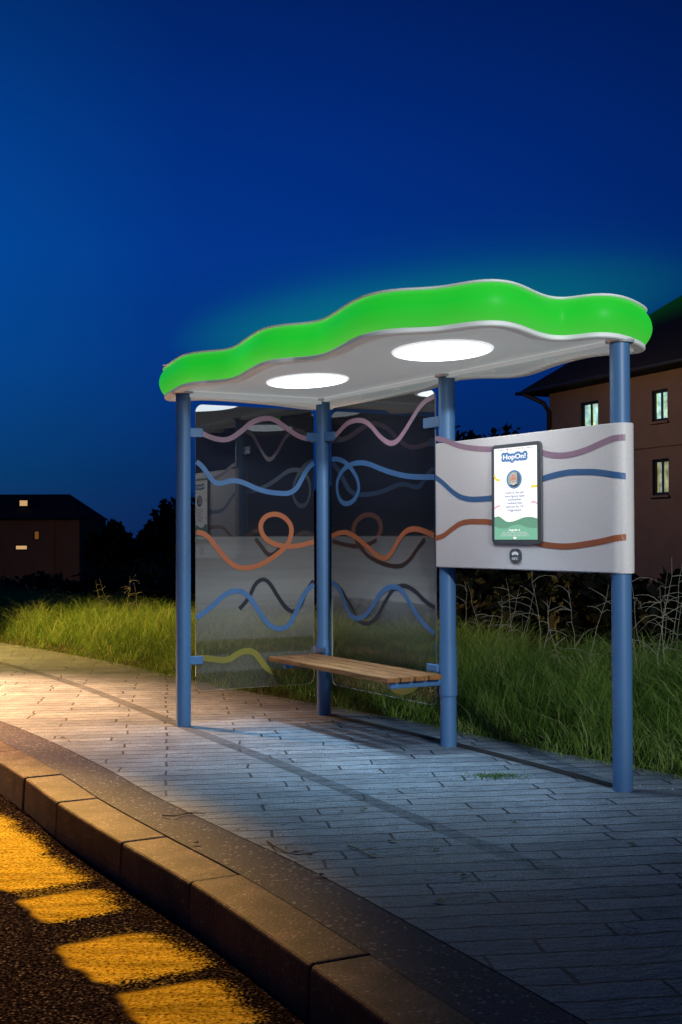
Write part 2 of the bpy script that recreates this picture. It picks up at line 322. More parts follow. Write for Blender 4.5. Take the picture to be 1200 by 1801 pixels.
M['roofR'] = simple('dark_roof_tiles', (0.035, 0.03, 0.028), 0.9, 0, 0.3, 3.0, 0.8, 8, spec=0.1)
M['gutter'] = simple('dark_gutter', (0.02, 0.018, 0.02), 0.6)

def window_mat(name, top):
    mt, nt, out = new_mat(name)
    tc = N(nt, 'ShaderNodeTexCoord')
    mp = N(nt, 'ShaderNodeMapping'); mp.inputs['Scale'].default_value = (9.0, 9.0, 0.6); nt.links.new(tc.outputs['Object'], mp.inputs['Vector'])
    nz = N(nt, 'ShaderNodeTexNoise', in_Scale=1.0, in_Detail=6.0, in_Roughness=0.7); nt.links.new(mp.outputs[0], nz.inputs['Vector'])
    a, b_, c_, d_ = top
    r = ramp(nt, nz.outputs[0], [(0.30, a), (0.42, b_), (0.52, c_), (0.60, d_), (0.72, a)])
    n2 = N(nt, 'ShaderNodeTexNoise', in_Scale=3.0, in_Detail=5.0); nt.links.new(tc.outputs['Object'], n2.inputs['Vector'])
    st = ramp(nt, n2.outputs[0], [(0.3, 0.5), (0.7, 1.8)])
    e = N(nt, 'ShaderNodeEmission'); nt.links.new(r.outputs[0], e.inputs[0]); nt.links.new(st.outputs[0], e.inputs[1])
    nt.links.new(e.outputs[0], out.inputs[0]); return mt
M['winA'] = window_mat('lit_curtain_cyan', [srgb(40, 70, 60), srgb(175, 220, 190), srgb(150, 205, 225), srgb(205, 215, 120)])
M['winB'] = window_mat('lit_curtain_brown', [srgb(30, 30, 25), srgb(110, 105, 70), srgb(150, 150, 110), srgb(110, 140, 150)])
M['winC'] = emis('warm_lit_window', srgb(255, 205, 140), 0.6)
M['winD'] = emis('dim_lit_window', srgb(150, 95, 35), 0.5)

# ------------------------------------------------------------------ mesh helpers
class MB:
    def __init__(s): s.v = []; s.f = []; s.mi = []; s.k = 0
    def mat(s, k): s.k = k; return s
    def face(s, idx): s.f.append(tuple(idx)); s.mi.append(s.k)
    def add(s, vs, fs):
        b = len(s.v); s.v += [tuple(v) for v in vs]
        for f in fs: s.face([b + i for i in f])
    def frame_box(s, o, ax, ay, az):
        o, ax, ay, az = map(Vector, (o, ax, ay, az))
        vs = [o + ax * i + ay * j + az * k for k in (0, 1) for j in (0, 1) for i in (0, 1)]
        fs = [(0, 2, 3, 1), (4, 5, 7, 6), (0, 1, 5, 4), (2, 6, 7, 3), (0, 4, 6, 2), (1, 3, 7, 5)]
        if ax.cross(ay).dot(az) < 0: fs = [f[::-1] for f in fs]
        s.add(vs, fs)
    def box(s, x0, x1, y0, y1, z0, z1): s.frame_box((x0, y0, z0), (x1 - x0, 0, 0), (0, y1 - y0, 0), (0, 0, z1 - z0))
    def lathe(s, c, prof, n=40):
        c = Vector(c); vs = []
        for r, z in prof:
            for i in range(n):
                a = 2 * PI * i / n; vs.append((c.x + r * math.cos(a), c.y + r * math.sin(a), c.z + z))
        fs = []
        for j in range(len(prof) - 1):
            for i in range(n):
                i2 = (i + 1) % n; fs.append((j * n + i, j * n + i2, (j + 1) * n + i2, (j + 1) * n + i))
        fs.append(tuple(range(n - 1, -1, -1))); fs.append(tuple((len(prof) - 1) * n + i for i in range(n)))
        s.add(vs, fs)
    def tube(s, pts, rad, n=8):
        pts = [Vector(p) for p in pts]; m_ = len(pts); vs = []
        rr = rad if isinstance(rad, (list, tuple)) else [rad] * m_
        ref = Vector((0.13, 0.27, 0.95))
        for i, p in enumerate(pts):
            t = (pts[min(i + 1, m_ - 1)] - pts[max(i - 1, 0)]).normalized()
            a = t.cross(ref)
            if a.length < 1e-3: a = t.cross(Vector((1, 0, 0)))
            a.normalize(); b = t.cross(a)
            for k in range(n):
                q = 2 * PI * k / n; vs.append(p + (a * math.cos(q) + b * math.sin(q)) * rr[i])
        fs = [(i * n + k, i * n + (k + 1) % n, (i + 1) * n + (k + 1) % n, (i + 1) * n + k) for i in range(m_ - 1) for k in range(n)]
        fs.append(tuple(range(n - 1, -1, -1))); fs.append(tuple((m_ - 1) * n + k for k in range(n)))
        s.add(vs, fs)
    def prism(s, poly, P0, P1):
        """poly list of 2d; P0/P1 functions 2d->3d for the two caps"""
        n = len(poly); vs = [P0(*q) for q in poly] + [P1(*q) for q in poly]
        k0 = s.k
        s.add(vs, [tuple(range(n)), tuple(range(2 * n - 1, n - 1, -1))])
        return len(s.v) - 2 * n
    def build(s, name, mats, parent=None, smooth=None, bevel=0.0, fix=True):
        me = bpy.data.meshes.new(name); me.from_pydata([tuple(v) for v in s.v], [], s.f); me.update()
        if not isinstance(mats, (list, tuple)): mats = [mats]
        for mt in mats: me.materials.append(mt)
        if len(mats) > 1: me.polygons.foreach_set('material_index', s.mi)
        if fix:
            import bmesh
            bm = bmesh.new(); bm.from_mesh(me); bmesh.ops.recalc_face_normals(bm, faces=bm.faces); bm.to_mesh(me); bm.free()
        if smooth is not None:
            me.polygons.foreach_set('use_smooth', [True] * len(me.polygons)); me.set_sharp_from_angle(angle=math.radians(smooth))
        o = bpy.data.objects.new(name, me); COL.objects.link(o)
        if parent: o.parent = parent; o.matrix_parent_inverse = parent.matrix_world.inverted()
        if bevel:
            md = o.modifiers.new('bevel', 'BEVEL'); md.width = bevel; md.segments = 3; md.limit_method = 'ANGLE'
        return o
def tag(o, label=None, cat=None, group=None, kind=None):
    if label: o['label'] = label
    if cat: o['category'] = cat
    if group: o['group'] = group
    if kind: o['kind'] = kind
    return o
def empty(name, loc=(0, 0, 0)):
    o = bpy.data.objects.new(name, None); o.location = loc; o.empty_display_size = 0.1; COL.objects.link(o)
    o.matrix_world = Matrix.Translation(Vector(loc)); return o
def catmull(pts, n=8, closed=False):
    P = [Vector(p) for p in pts]; out = []; m_ = len(P)
    rngi = range(m_) if closed else range(m_ - 1)
    for i in rngi:
        if closed: a, b, c, d = P[(i - 1) % m_], P[i], P[(i + 1) % m_], P[(i + 2) % m_]
        else: a, b, c, d = P[max(i - 1, 0)], P[i], P[i + 1], P[min(i + 2, m_ - 1)]
        # centripetal
        t0 = 0; t1 = t0 + max((b - a).length, 1e-6) ** .5; t2 = t1 + max((c - b).length, 1e-6) ** .5; t3 = t2 + max((d - c).length, 1e-6) ** .5
        for k in range(n):
            t = t1 + (t2 - t1) * k / n
            A1 = a * ((t1 - t) / (t1 - t0)) + b * ((t - t0) / (t1 - t0)); A2 = b * ((t2 - t) / (t2 - t1)) + c * ((t - t1) / (t2 - t1)); A3 = c * ((t3 - t) / (t3 - t2)) + d * ((t - t2) / (t3 - t2))
            B1 = A1 * ((t2 - t) / (t2 - t0)) + A2 * ((t - t0) / (t2 - t0)); B2 = A2 * ((t3 - t) / (t3 - t1)) + A3 * ((t - t1) / (t3 - t1))
            out.append(B1 * ((t2 - t) / (t2 - t1)) + B2 * ((t - t1) / (t2 - t1)))
    if not closed: out.append(P[-1])
    return out
def resample(pts, n, closed=False):
    P = list(pts) + ([pts[0]] if closed else [])
    L = [0]
    for a, b in zip(P, P[1:]): L.append(L[-1] + (b - a).length)
    out = []; j = 0
    for i in range(n):
        t = L[-1] * i / (n if closed else n - 1)
        while j < len(L) - 2 and L[j + 1] < t: j += 1
        w = (t - L[j]) / max(L[j + 1] - L[j], 1e-9); out.append(P[j].lerp(P[j + 1], w))
    return out

# ------------------------------------------------------------------ shelter frame of reference
FL = Vector((-1.2101, 9.5328, 0)); BC = Vector((-0.1442, 10.1110, 0)); BR = Vector((0.7347, 8.5919, 0)); FR = Vector((1.5955, 7.0845, 0))
HT = 2.567
U = (FR - BC).normalized(); V = Vector((U.y, -U.x, 0))
if V.dot(FL - BC) < 0: V = -V
def UV(u, v, z=0): return BC + U * u + V * v + Vector((0, 0, z))
LBR = (BR - BC).dot(U); LFR = (FR - BC).dot(U)
shelter = empty('bus_shelter', UV(1.3, 0.4))
tag(shelter, 'bus shelter with glowing green wavy canopy, blue posts and striped glass beside the kerb', 'bus shelter')

# posts
def post(c, extra=None, label=None):
    b = MB(); r = 0.057
    b.lathe(c, [(r, 0), (r, HT - 0.02)], 48)
    p = b.build('post', M['post'], shelter, 30)
    f = MB(); f.lathe(c, [(r + 0.02, HT - 0.022), (r + 0.026, HT - 0.012), (r + 0.026, HT - 0.004)], 48); f.build('flange', M['flange'], p, 30)
    if extra:
        e = MB(); e.lathe(c, extra, 48); e.build('collar', M['post'], p, 30)
    return p
pFL = post(FL); pBC = post(BC, [(0.061, 0.475), (0.062, 0.48), (0.062, 0.60), (0.061, 0.605)])
pBR = post(BR, [(0.0585, 0.345), (0.064, 0.35), (0.064, 0.47), (0.0625, 0.50), (0.0605, 0.60), (0.0585, 0.70)]); pFR = post(FR)

# canopy ---------------------------------------------------------------
front = [(291, 701), (306, 689), (335, 676), (364, 672.5), (397.5, 671.7), (418, 666), (447.5, 649.6), (476.7, 637), (510, 633.3), (551.7, 631.7), (585, 621.7), (618, 603.7), (651.7, 590), (693, 582.5), (726.7, 581.7), (754, 581.7), (791.7, 578.3), (825, 571.7), (858, 567.5), (879, 567.5), (908, 575), (941.7, 588.3), (966.7, 595.4), (983, 597.5), (1016.7, 594), (1045.8, 588), (1066.7, 588), (1100, 595), (1120.8, 603.8), (1133, 611)]
back = [(1132, 618), (1117, 620.5), (1062, 621), (1017, 629), (975, 641), (933, 656.7), (900, 663), (867, 662.5), (825, 663), (796, 668), (771, 677), (755, 683), (735, 687), (690, 697), (635, 709), (610, 714), (581, 719), (547, 719), (493, 712), (430, 706), (380, 702), (335, 701), (305, 705)]
HZ = HT - 0.004
outl = [atz(x, y, HZ) for x, y in front + back]
outl = resample(catmull(outl, 6, True), 260, True)
# light smoothing
for _ in range(9):
    outl = [(outl[i - 1] + outl[i] * 2 + outl[(i + 1) % 260]) / 4 for i in range(260)]
cen = sum(outl, Vector()) / len(outl)
area = sum(outl[i].x * outl[(i + 1) % 260].y - outl[(i + 1) % 260].x * outl[i].y for i in range(260))
nrm = []
for i in range(260):
    t = (outl[(i + 1) % 260] - outl[i - 1]).normalized(); n_ = Vector((t.y, -t.x, 0))
    nrm.append(n_ if area > 0 else -n_)
def ring(off, z): return [Vector((p.x + n_.x * off, p.y + n_.y * off, z)) for p, n_ in zip(outl, nrm)]
def loft(mb, rings, closed=True):
    n = len(rings[0]); b = len(mb.v)
    for r in rings: mb.v += [tuple(p) for p in r]
    for j in range(len(rings) - 1):
        for i in range(n):
            i2 = (i + 1) % n; mb.face((b + j * n + i, b + j * n + i2, b + (j + 1) * n + i2, b + (j + 1) * n + i))
    return b
FH = 0.215
canopy = MB()
loft(canopy, [ring(0.012, HT + FH), ring(-0.06, HT + FH + 0.02), ring(-0.25, HT + FH + 0.035)])
b0 = len(canopy.v) - 260; canopy.face([b0 + i for i in range(260)])
canopy = canopy.build('canopy', M['white'], shelter, 40, fix=False)
fas = MB()
rs = []
for k in range(15):
    t = k / 14; rs.append(ring(0.004 + 0.052 * math.sin(PI * (0.03 + 0.94 * t)) ** 0.8, HT + 0.014 + t * (FH - 0.016)))
loft(fas, rs)
fas.build('light_band', M['green'], canopy, 60)
lip = MB()
loft(lip, [ring(-0.05, HT + 0.002), ring(-0.052, HT - 0.016), ring(0.006, HT - 0.016), ring(0.014, HT - 0.010), ring(0.014, HT + 0.010), ring(0.006, HT + 0.0135), ring(-0.05, HT + 0.0135)])
lip.build('lower_trim', M['white'], canopy, 35)
lip = MB()
loft(lip, [ring(-0.02, HT + FH - 0.001), ring(0.022, HT + FH - 0.001), ring(0.028, HT + FH + 0.004), ring(0.028, HT + FH + 0.010), ring(0.02, HT + FH + 0.014), ring(-0.03, HT + FH + 0.016)])
lip.build('upper_trim', M['white'], canopy, 35)
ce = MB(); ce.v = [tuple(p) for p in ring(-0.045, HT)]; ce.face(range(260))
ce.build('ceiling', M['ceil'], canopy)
# support beams between the posts under the ceiling
bm_ = MB()
def beam(a, b, w, z0, z1):
    d = (b - a).normalized(); n_ = Vector((-d.y, d.x, 0))
    bm_.frame_box(Vector((a.x, a.y, z0)) - n_ * w / 2 + d * 0.03, (b - a) - d * 0.06, n_ * w, (0, 0, z1 - z0))
beam(FL, BC, 0.09, HT - 0.050, HT - 0.003); beam(BC, FR, 0.06, HT - 0.030, HT - 0.003)
for u in (0.35, 0.9, 1.5, 2.1, 2.7, 3.2):
    bm_.frame_box(UV(u, -0.035, HT - 0.02), -V * 0.12, U * 0.015, (0, 0, 0.017))
bm_.build('beam', M['ceil'], canopy, None, 0.004)
# lamps: outlines traced on the ceiling
def lamp(cx, cy, rx, ry):
    pts = []
    for k in range(56):
        a = 2 * PI * k / 56; pts.append(atz(cx + rx * math.cos(a), cy - ry * math.sin(a) - 0.05 * rx * math.cos(a), HT - 0.008))
    c = sum(pts, Vector()) / 56
    d = MB()
    for k_, (sc_, z_) in enumerate(((0.93, HT - 0.008), (0.965, HT - 0.008), (1.0, HT - 0.008), (1.012, HT - 0.0005))):
        d.v += [(c.x + (p.x - c.x) * sc_, c.y + (p.y - c.y) * sc_, z_) for p in pts]
    d.k = 0; d.face(range(56))
    for k_ in range(3):
        d.k = min(k_ + 1, 2)
        for i in range(56): d.face((56 * k_ + i, 56 * k_ + 56 + i, 56 * k_ + 56 + (i + 1) % 56, 56 * k_ + (i + 1) % 56))
    lo = d.build('lamp', [M['lamp'], M['lamp2'], M['lamp3']], canopy)
    return c
c1 = lamp(541, 671, 72, 12); c2 = lamp(779, 618, 89, 17.5)

# stripes ----------------------------------------------------------------
def ribbon(name, pl, pix, half, mat, parent, off=0.0075, ext=None):
    pts = [Vector((*pl.hit(x, y), 0)) for x, y in pix]
    pts = catmull(pts, 8); n = max(20, int(sum((b - a).length for a, b in zip(pts, pts[1:])) / 0.012))
    pts = resample(pts, n)
    for _ in range(4): pts = [pts[0]] + [(pts[i - 1] + pts[i] * 2 + pts[i + 1]) / 4 for i in range(1, n - 1)] + [pts[-1]]
    mb = MB(); L = []
    for i, p in enumerate(pts):
        t = (pts[min(i + 1, n - 1)] - pts[max(i - 1, 0)]).normalized(); q = Vector((-t.y, t.x, 0)) * half
        o_ = off + 0.0018 * i / n
        mb.v.append(tuple(pl.P(p.x + q.x, p.y + q.y, o_))); mb.v.append(tuple(pl.P(p.x - q.x, p.y - q.y, o_)))
    for i in range(n - 1): mb.face((2 * i, 2 * i + 1, 2 * i + 3, 2 * i + 2))
    return mb.build(name, mat, parent, fix=False)

def rrect(x0, x1, y0, y1, r, n=8):
    out = []
    for cx, cy, a0 in ((x1 - r, y1 - r, 0), (x0 + r, y1 - r, 90), (x0 + r, y0 + r, 180), (x1 - r, y0 + r, 270)):
        for k in range(n + 1):
            a = math.radians(a0 + 90 * k / n); out.append((cx + r * math.cos(a), cy + r * math.sin(a)))
    return out
def slab(mb, pl, poly, o0, o1, side_k=None):
    n = len(poly); b = len(mb.v); k0 = mb.k
    mb.v += [tuple(pl.P(a, z, o0)) for a, z in poly] + [tuple(pl.P(a, z, o1)) for a, z in poly]
    mb.face([b + i for i in range(n)]); mb.face([b + n + i for i in range(n)][::-1])
    if side_k is not None: mb.k = side_k
    for i in range(n): mb.face((b + i, b + (i + 1) % n, b + n + (i + 1) % n, b + n + i))
    mb.k = k0
plA = Plane(FL, BC - FL); plB = Plane(BC, U)
def pane(pl, x0, x1, z0, z1, gm):
    mb = MB(); slab(mb, pl, rrect(x0, x1, z0, z1, 0.06), -0.005, 0.005, 1)
    return mb.build('glass_panel', [M[gm], M['edge']], shelter)
a0, a1 = plA.hit(344, 940)[0], plA.hit(552, 940)[0]
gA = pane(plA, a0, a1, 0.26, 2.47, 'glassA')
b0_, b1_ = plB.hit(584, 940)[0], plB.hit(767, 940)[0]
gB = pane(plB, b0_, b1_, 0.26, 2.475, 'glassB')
HW = 0.0198
SA = {
 'pink': [(345, 758), (356, 763), (381, 772.5), (402, 772.5), (422, 760), (443, 743), (464, 736), (481, 738), (502, 752), (522, 766), (539, 772), (552, 774)],
 'blue': [(345, 812), (355, 820), (367.5, 837.5), (377.5, 849), (390, 850), (402, 846), (417.5, 846), (432.5, 851), (450, 859), (470, 865), (490, 867.5), (507, 867.5), (520, 860), (530, 842.5), (540, 825), (551, 814)],
 'orange': [(345, 936), (355, 937.5), (367.5, 946), (380, 962.5), (392.5, 977.5), (405, 990), (417.5, 997.5), (432.5, 999), (452.5, 995), (472.5, 985), (490, 972.5), (505, 957.5), (511, 942.5), (512, 927.5), (505, 915), (492.5, 906), (477.5, 904.5), (465, 910), (458, 922.5), (460, 937.5), (470, 950), (485, 957.5), (502.5, 961), (522.5, 960), (551, 953)],
 'blue ': [(345, 1087), (359, 1077), (376, 1063), (394, 1046.6), (411, 1039.5), (424, 1040), (437, 1049), (450, 1067), (463, 1087), (476, 1101), (491, 1106), (504, 1102), (515, 1087), (526, 1063), (537, 1041), (551, 1028)],
 'yellow': [(346, 1157), (358, 1157), (374, 1159), (391.5, 1161), (404.5, 1159), (417.5, 1149.5), (433, 1145), (446, 1147), (456.5, 1159), (467, 1173), (480, 1181), (493, 1183), (508.5, 1181), (521.5, 1174), (551, 1158)]}
SB = {
 'pink': [(585, 774), (597.5, 760), (612.5, 745), (627.5, 739.5), (642.5, 741), (655, 750), (667.5, 765), (680, 776), (690, 780), (700, 776), (712.5, 760), (725, 740), (737.5, 720), (750, 706), (766, 697)],
 'blue': [(585, 808), (595, 807.5), (607.5, 812.5), (620, 825), (630, 842.5), (633, 860), (626, 877.5), (612.5, 886), (601, 881), (595, 865), (595, 847.5), (602.5, 830), (615, 819), (632.5, 814), (650, 816), (670, 824), (690, 831), (715, 837), (740, 839), (766, 839)],
 'orange': [(585, 943), (596, 938), (610, 936.6), (622, 941), (634, 950), (646, 960), (658, 971), (670, 980), (680, 981.6), (688, 975), (696, 962), (704, 948), (714, 936), (724, 931), (736, 930.6), (750, 935), (766, 942)],
 'blue ': [(585, 1025), (592, 1028), (600, 1038), (606, 1054), (612, 1072), (620, 1084), (630, 1087.6), (644, 1082), (656, 1068), (668, 1048), (680, 1036), (692, 1032), (704, 1035), (714, 1046), (726, 1066), (740, 1088), (752, 1102), (766, 1114)],
 'yellow': [(585, 1162), (600, 1172), (620, 1185), (640, 1189), (658, 1184), (670, 1182), (680, 1192), (690, 1208), (703, 1216), (718, 1215), (735, 1205), (750, 1190), (766, 1178)]}
SP = {
 'pink': [(766, 771), (783, 774.6), (804, 783), (829, 788), (862.5, 790), (900, 788), (930, 790), (952.5, 796), (972.5, 800.5), (992.5, 801), (1012.5, 797.5), (1035, 790), (1055, 781), (1075, 772.5), (1092.5, 768), (1101, 767.3)],
 'blue': [(766, 839), (780, 850), (795, 864), (810, 874), (827.5, 878), (840, 878), (865, 876), (890, 870), (920, 856), (954, 842.5), (975, 836), (1000, 831), (1025, 830), (1050, 830.5), (1075, 834), (1095, 838.5), (1101, 841)],
 'orange': [(766, 947), (780, 942.5), (795, 931), (810, 921), (827, 917.5), (840, 917.5), (865, 919), (890, 930), (920, 946), (950, 956), (975, 960), (1000, 961), (1025, 958), (1060, 952), (1085, 946), (1101, 943)]}
for k, v in SA.items():
    o = ribbon('wave_stripe_or_reflection', plA, v, HW, M[k.strip()], gA) if k != 'yellow' else ribbon('wave_stripe_or_reflection', plA, v, 0.024, M[k], gA); o['label'] = k.strip() + ' wavy stripe printed on the glass'
for k, v in SB.items():
    o = ribbon('wave_stripe_or_reflection', plB, v, HW, M[k.strip()], gB) if k != 'yellow' else ribbon('wave_stripe_or_reflection', plB, v, 0.024, M[k], gB); o['label'] = k.strip() + ' wavy stripe printed on the glass'

M['ghost_brown'] = simple('brown_reflection', (0.022, 0.010, 0.008), 0.4); M['ghost_navy'] = simple('navy_reflection', (0.014, 0.014, 0.022), 0.4)  # dark ribbons painted in for the stripes' reflections
GH = [(plA, gA, 'ghost_navy', 'dark navy', [(421, 1071), (437, 1052), (450, 1026), (463, 1018.5), (474, 1026), (489, 1050), (504, 1070), (515, 1076), (526, 1069), (537, 1043), (551, 1021)]),
      (plA, gA, 'ghost_brown', 'dark brown', [(449, 947), (455, 955), (462, 964), (469, 974), (477, 976.5), (484, 972), (492, 965), (498, 960)]),
      (plB, gB, 'ghost_brown', 'dark brown', [(586, 952), (600, 956), (620, 960), (636, 960), (652, 956), (664, 949)]),
      (plB, gB, 'ghost_brown', 'dark brown', [(626, 948), (636, 964), (652, 980), (672, 990), (696, 996), (710, 994), (724, 982), (736, 964), (749, 948)]),
      (plB, gB, 'ghost_navy', 'dark navy', [(592, 1027), (602, 1038), (614, 1058), (624, 1076), (630, 1090), (644, 1097), (658, 1092), (668, 1078), (680, 1056), (692, 1038), (704, 1031), (716, 1031), (732, 1040), (748, 1056), (765, 1068)])]
for pl_, par_, mk_, lb_, pix_ in GH:
    o = ribbon('wave_stripe_or_reflection', pl_, pix_, 0.0165, M[mk_], par_, 0.0054); o['label'] = lb_ + ' wavy stripe reflection painted on the glass'

# clamps that hold the panes
def clamp(pl, x0, x1, z0, z1):
    mb = MB(); slab(mb, pl, rrect(min(x0, x1), max(x0, x1), z0, z1, 0.012, 4), -0.02, 0.02)
    mb.build('clamp', M['post'], shelter, None, 0.004)
zc = plA.hit(340, 761)[1]
clamp(plA, 0.04, plA.hit(356, 761)[0], zc - 0.035, zc + 0.035)
clamp(plA, plA.hit(538, 770)[0], 1.18, zc - 0.035, zc + 0.035)
clamp(plB, 0.04, plB.hit(591, 770)[0], zc - 0.035, zc + 0.035)
zc = plB.hit(757, 744)[1]
clamp(plB, plB.hit(748, 744)[0], LBR - 0.04, zc - 0.037, zc + 0.037)
zc = plA.hit(345, 1161)[1]
clamp(plA, 0.04, plA.hit(356, 1161)[0], zc - 0.032, zc + 0.032)
# cables hanging below the panes
def cable(pl, pix):
    mb = MB(); pts = catmull([pl.P(*pl.hit(x, y), 0.0) for x, y in pix], 6)
    mb.tube(pts, 0.0022, 6); mb.build('cable', M['dark'], shelter, 60)
cable(plB, [(768, 1192), (771, 1205), (770, 1224), (763, 1238), (753, 1245)])
cable(plA, [(344, 1190), (344, 1205), (347, 1214), (352, 1220)])

# bench ------------------------------------------------------------------
be = MB()
bench = empty('bench', UV(0.95, 0.32, 0.5)); bench.parent = shelter; bench.matrix_parent_inverse = shelter.matrix_world.inverted()
BZ = 0.503
u0, u1, v0, v1 = 0.05, 1.815, 0.085, 0.525
w = (v1 - v0 - 3 * 0.017) / 4
for k in range(4):
    va = v0 + k * (w + 0.017)
    s_ = MB(); s_.frame_box(UV(u0 if k < 3 else u0, va, BZ - 0.036), U * (u1 - u0), V * w, (0, 0, 0.036)); s_.build('slat', M['wood'], bench, None, 0.006)
for ua in (0.16, 1.70):
    s_ = MB(); s_.frame_box(UV(ua, 0.02, BZ - 0.085), U * 0.05, V * 0.44, (0, 0, 0.048)); s_.build('bracket', M['post'], bench, None, 0.008)
s_ = MB(); s_.frame_box(UV(-0.09, 0.045, BZ + 0.004), U * 0.26, V * 0.028, (0, 0, 0.05)); s_.build('bracket', M['post'], bench, None, 0.008)
s_ = MB(); s_.frame_box(UV(1.60, 0.045, BZ + 0.002), U * 0.13, V * 0.028, (0, 0, 0.055)); s_.build('bracket', M['post'], bench, None, 0.008)

# information panel ---------------------------------------------------------
PT = 0.072
plP = Plane(BC + V * PT, U)
zT, zB = 2.085, 1.232
pu0, pu1 = plP.hit(765, 880)[0], LFR + 0.075
plan = []
r_ = PT
for k in range(17):
    a = math.radians(90 - 180 * k / 16); plan.append((pu1 - r_ + r_ * math.cos(a), r_ * math.sin(a)))
rl = 0.02
for k in range(7):
    a = math.radians(270 - 90 * k / 6); plan.append((pu0 + rl + rl * math.cos(a), -PT + rl + rl * math.sin(a)))
for k in range(7):
    a = math.radians(180 - 90 * k / 6); plan.append((pu0 + rl + rl * math.cos(a), PT - rl + rl * math.sin(a)))
ip = MB(); n = len(plan)
for z, sh in ((zB, 0.006), (zB + 0.006, 0), (zT - 0.006, 0), (zT, 0.006)):
    for u, v in plan: ip.v.append(tuple(UV(u, v * (1 - sh / PT), z)))
for j in range(3):
    for i in range(n): ip.face((j * n + i, j * n + (i + 1) % n, (j + 1) * n + (i + 1) % n, (j + 1) * n + i))
ip.face(range(n)); ip.face([3 * n + i for i in range(n)][::-1])
panel = ip.build('information_panel', M['panel'], shelter, 30)
class Wrapped(Plane):
    def P(s, a, z, off=0):
        c = pu1 - r_
        if a > c:
            t = min(1.2, math.asin(min(0.93, (a - c) / r_)))
            q = s.p + s.u * (c + (r_ + off) * math.sin(t)) + s.n * ((r_ + off) * math.cos(t) - r_); return Vector((q.x, q.y, z))
        return Plane.P(s, a, z, off)
plW = Wrapped(BC + V * PT, U)
for k, v in SP.items():
    v2 = [q for q in v]
    o = ribbon('wave_stripe_or_reflection', plW, v2, 0.0180, M[k], panel, 0.0012); o['label'] = k + ' wavy stripe printed on the white panel'
# screen
plS = Plane(BC + V * (PT + 0.014), U)
q0, q1 = plS.hit(864, 784), plS.hit(952.5, 956)
sx0, sx1 = q0[0], q1[0]; szt = q0[1]; szb = plS.hit(864.5, 957)[1]
sd = MB(); slab(sd, plP, rrect(sx0, sx1, szb, szt, 0.035), -0.01, 0.014)
screen = sd.build('screen', M['bezel'], panel, 30, 0.003)
# display content: white screen face and printed graphics in one mesh of many materials
ix0, ix1 = plS.hit(870, 900)[0], plS.hit(945.3, 900)[0]
izt = plS.hit(870, 790)[1]; izb = plS.hit(870.8, 949)[1]
DW, DH = ix1 - ix0, izt - izb
DM = [emis('screen_white', (1, 1, 1), 1.15), emis('screen_blue', srgb(95, 140, 195), 1), emis('screen_green', srgb(112, 165, 140), 0.95), emis('screen_mint', srgb(128, 190, 162), 1),
      emis('screen_yellow', srgb(250, 228, 90), 1), emis('screen_pink', srgb(240, 190, 210), 1), emis('screen_text', srgb(85, 115, 175), 1), emis('screen_grey', srgb(225, 225, 230), 1),
      emis('screen_skin', srgb(222, 165, 145), 0.9), emis('screen_shirt', srgb(70, 65, 70), 0.9), emis('screen_backdrop', srgb(170, 190, 180), 0.9), emis('screen_red', srgb(150, 60, 40), 1), emis('screen_slate', srgb(95, 120, 145), 0.9), emis('screen_hair', srgb(205, 205, 205), 1), emis('screen_dark_skin', srgb(190, 125, 110), 0.9)]
dm = MB()
def DP(x, y, lay): return plP.P(ix0 + x * DW, izt - y * DH, 0.0145 + lay * 0.00035)   # x,y in 0..1 from top left
ASP = DH / DW
def dpoly(pts, mat, lay):
    dm.k = mat; b = len(dm.v); dm.v += [tuple(DP(x, y, lay)) for x, y in pts]; dm.face([b + i for i in range(len(pts))])
def dell(cx, cy, rx, ry, mat, lay, n=32): dpoly([(cx + rx * math.cos(2 * PI * k / n), cy + ry * math.sin(2 * PI * k / n)) for k in range(n)], mat, lay)
def drect(x0, x1, y0, y1, mat, lay): dpoly([(x0, y0), (x1, y0), (x1, y1), (x0, y1)], mat, lay)
def dstroke(pts, hw, mat, lay):
    P = catmull([Vector((x, y * ASP, 0)) for x, y in pts], 6); n = len(P); dm.k = mat; b = len(dm.v)
    for i, p in enumerate(P):
        t = (P[min(i + 1, n - 1)] - P[max(i - 1, 0)]).normalized(); q = Vector((-t.y, t.x, 0)) * hw
        for s in (1, -1): dm.v.append(tuple(DP(p.x + s * q.x, (p.y + s * q.y) / ASP, lay)))
    for i in range(n - 1): dm.face((b + 2 * i, b + 2 * i + 1, b + 2 * i + 3, b + 2 * i + 2))
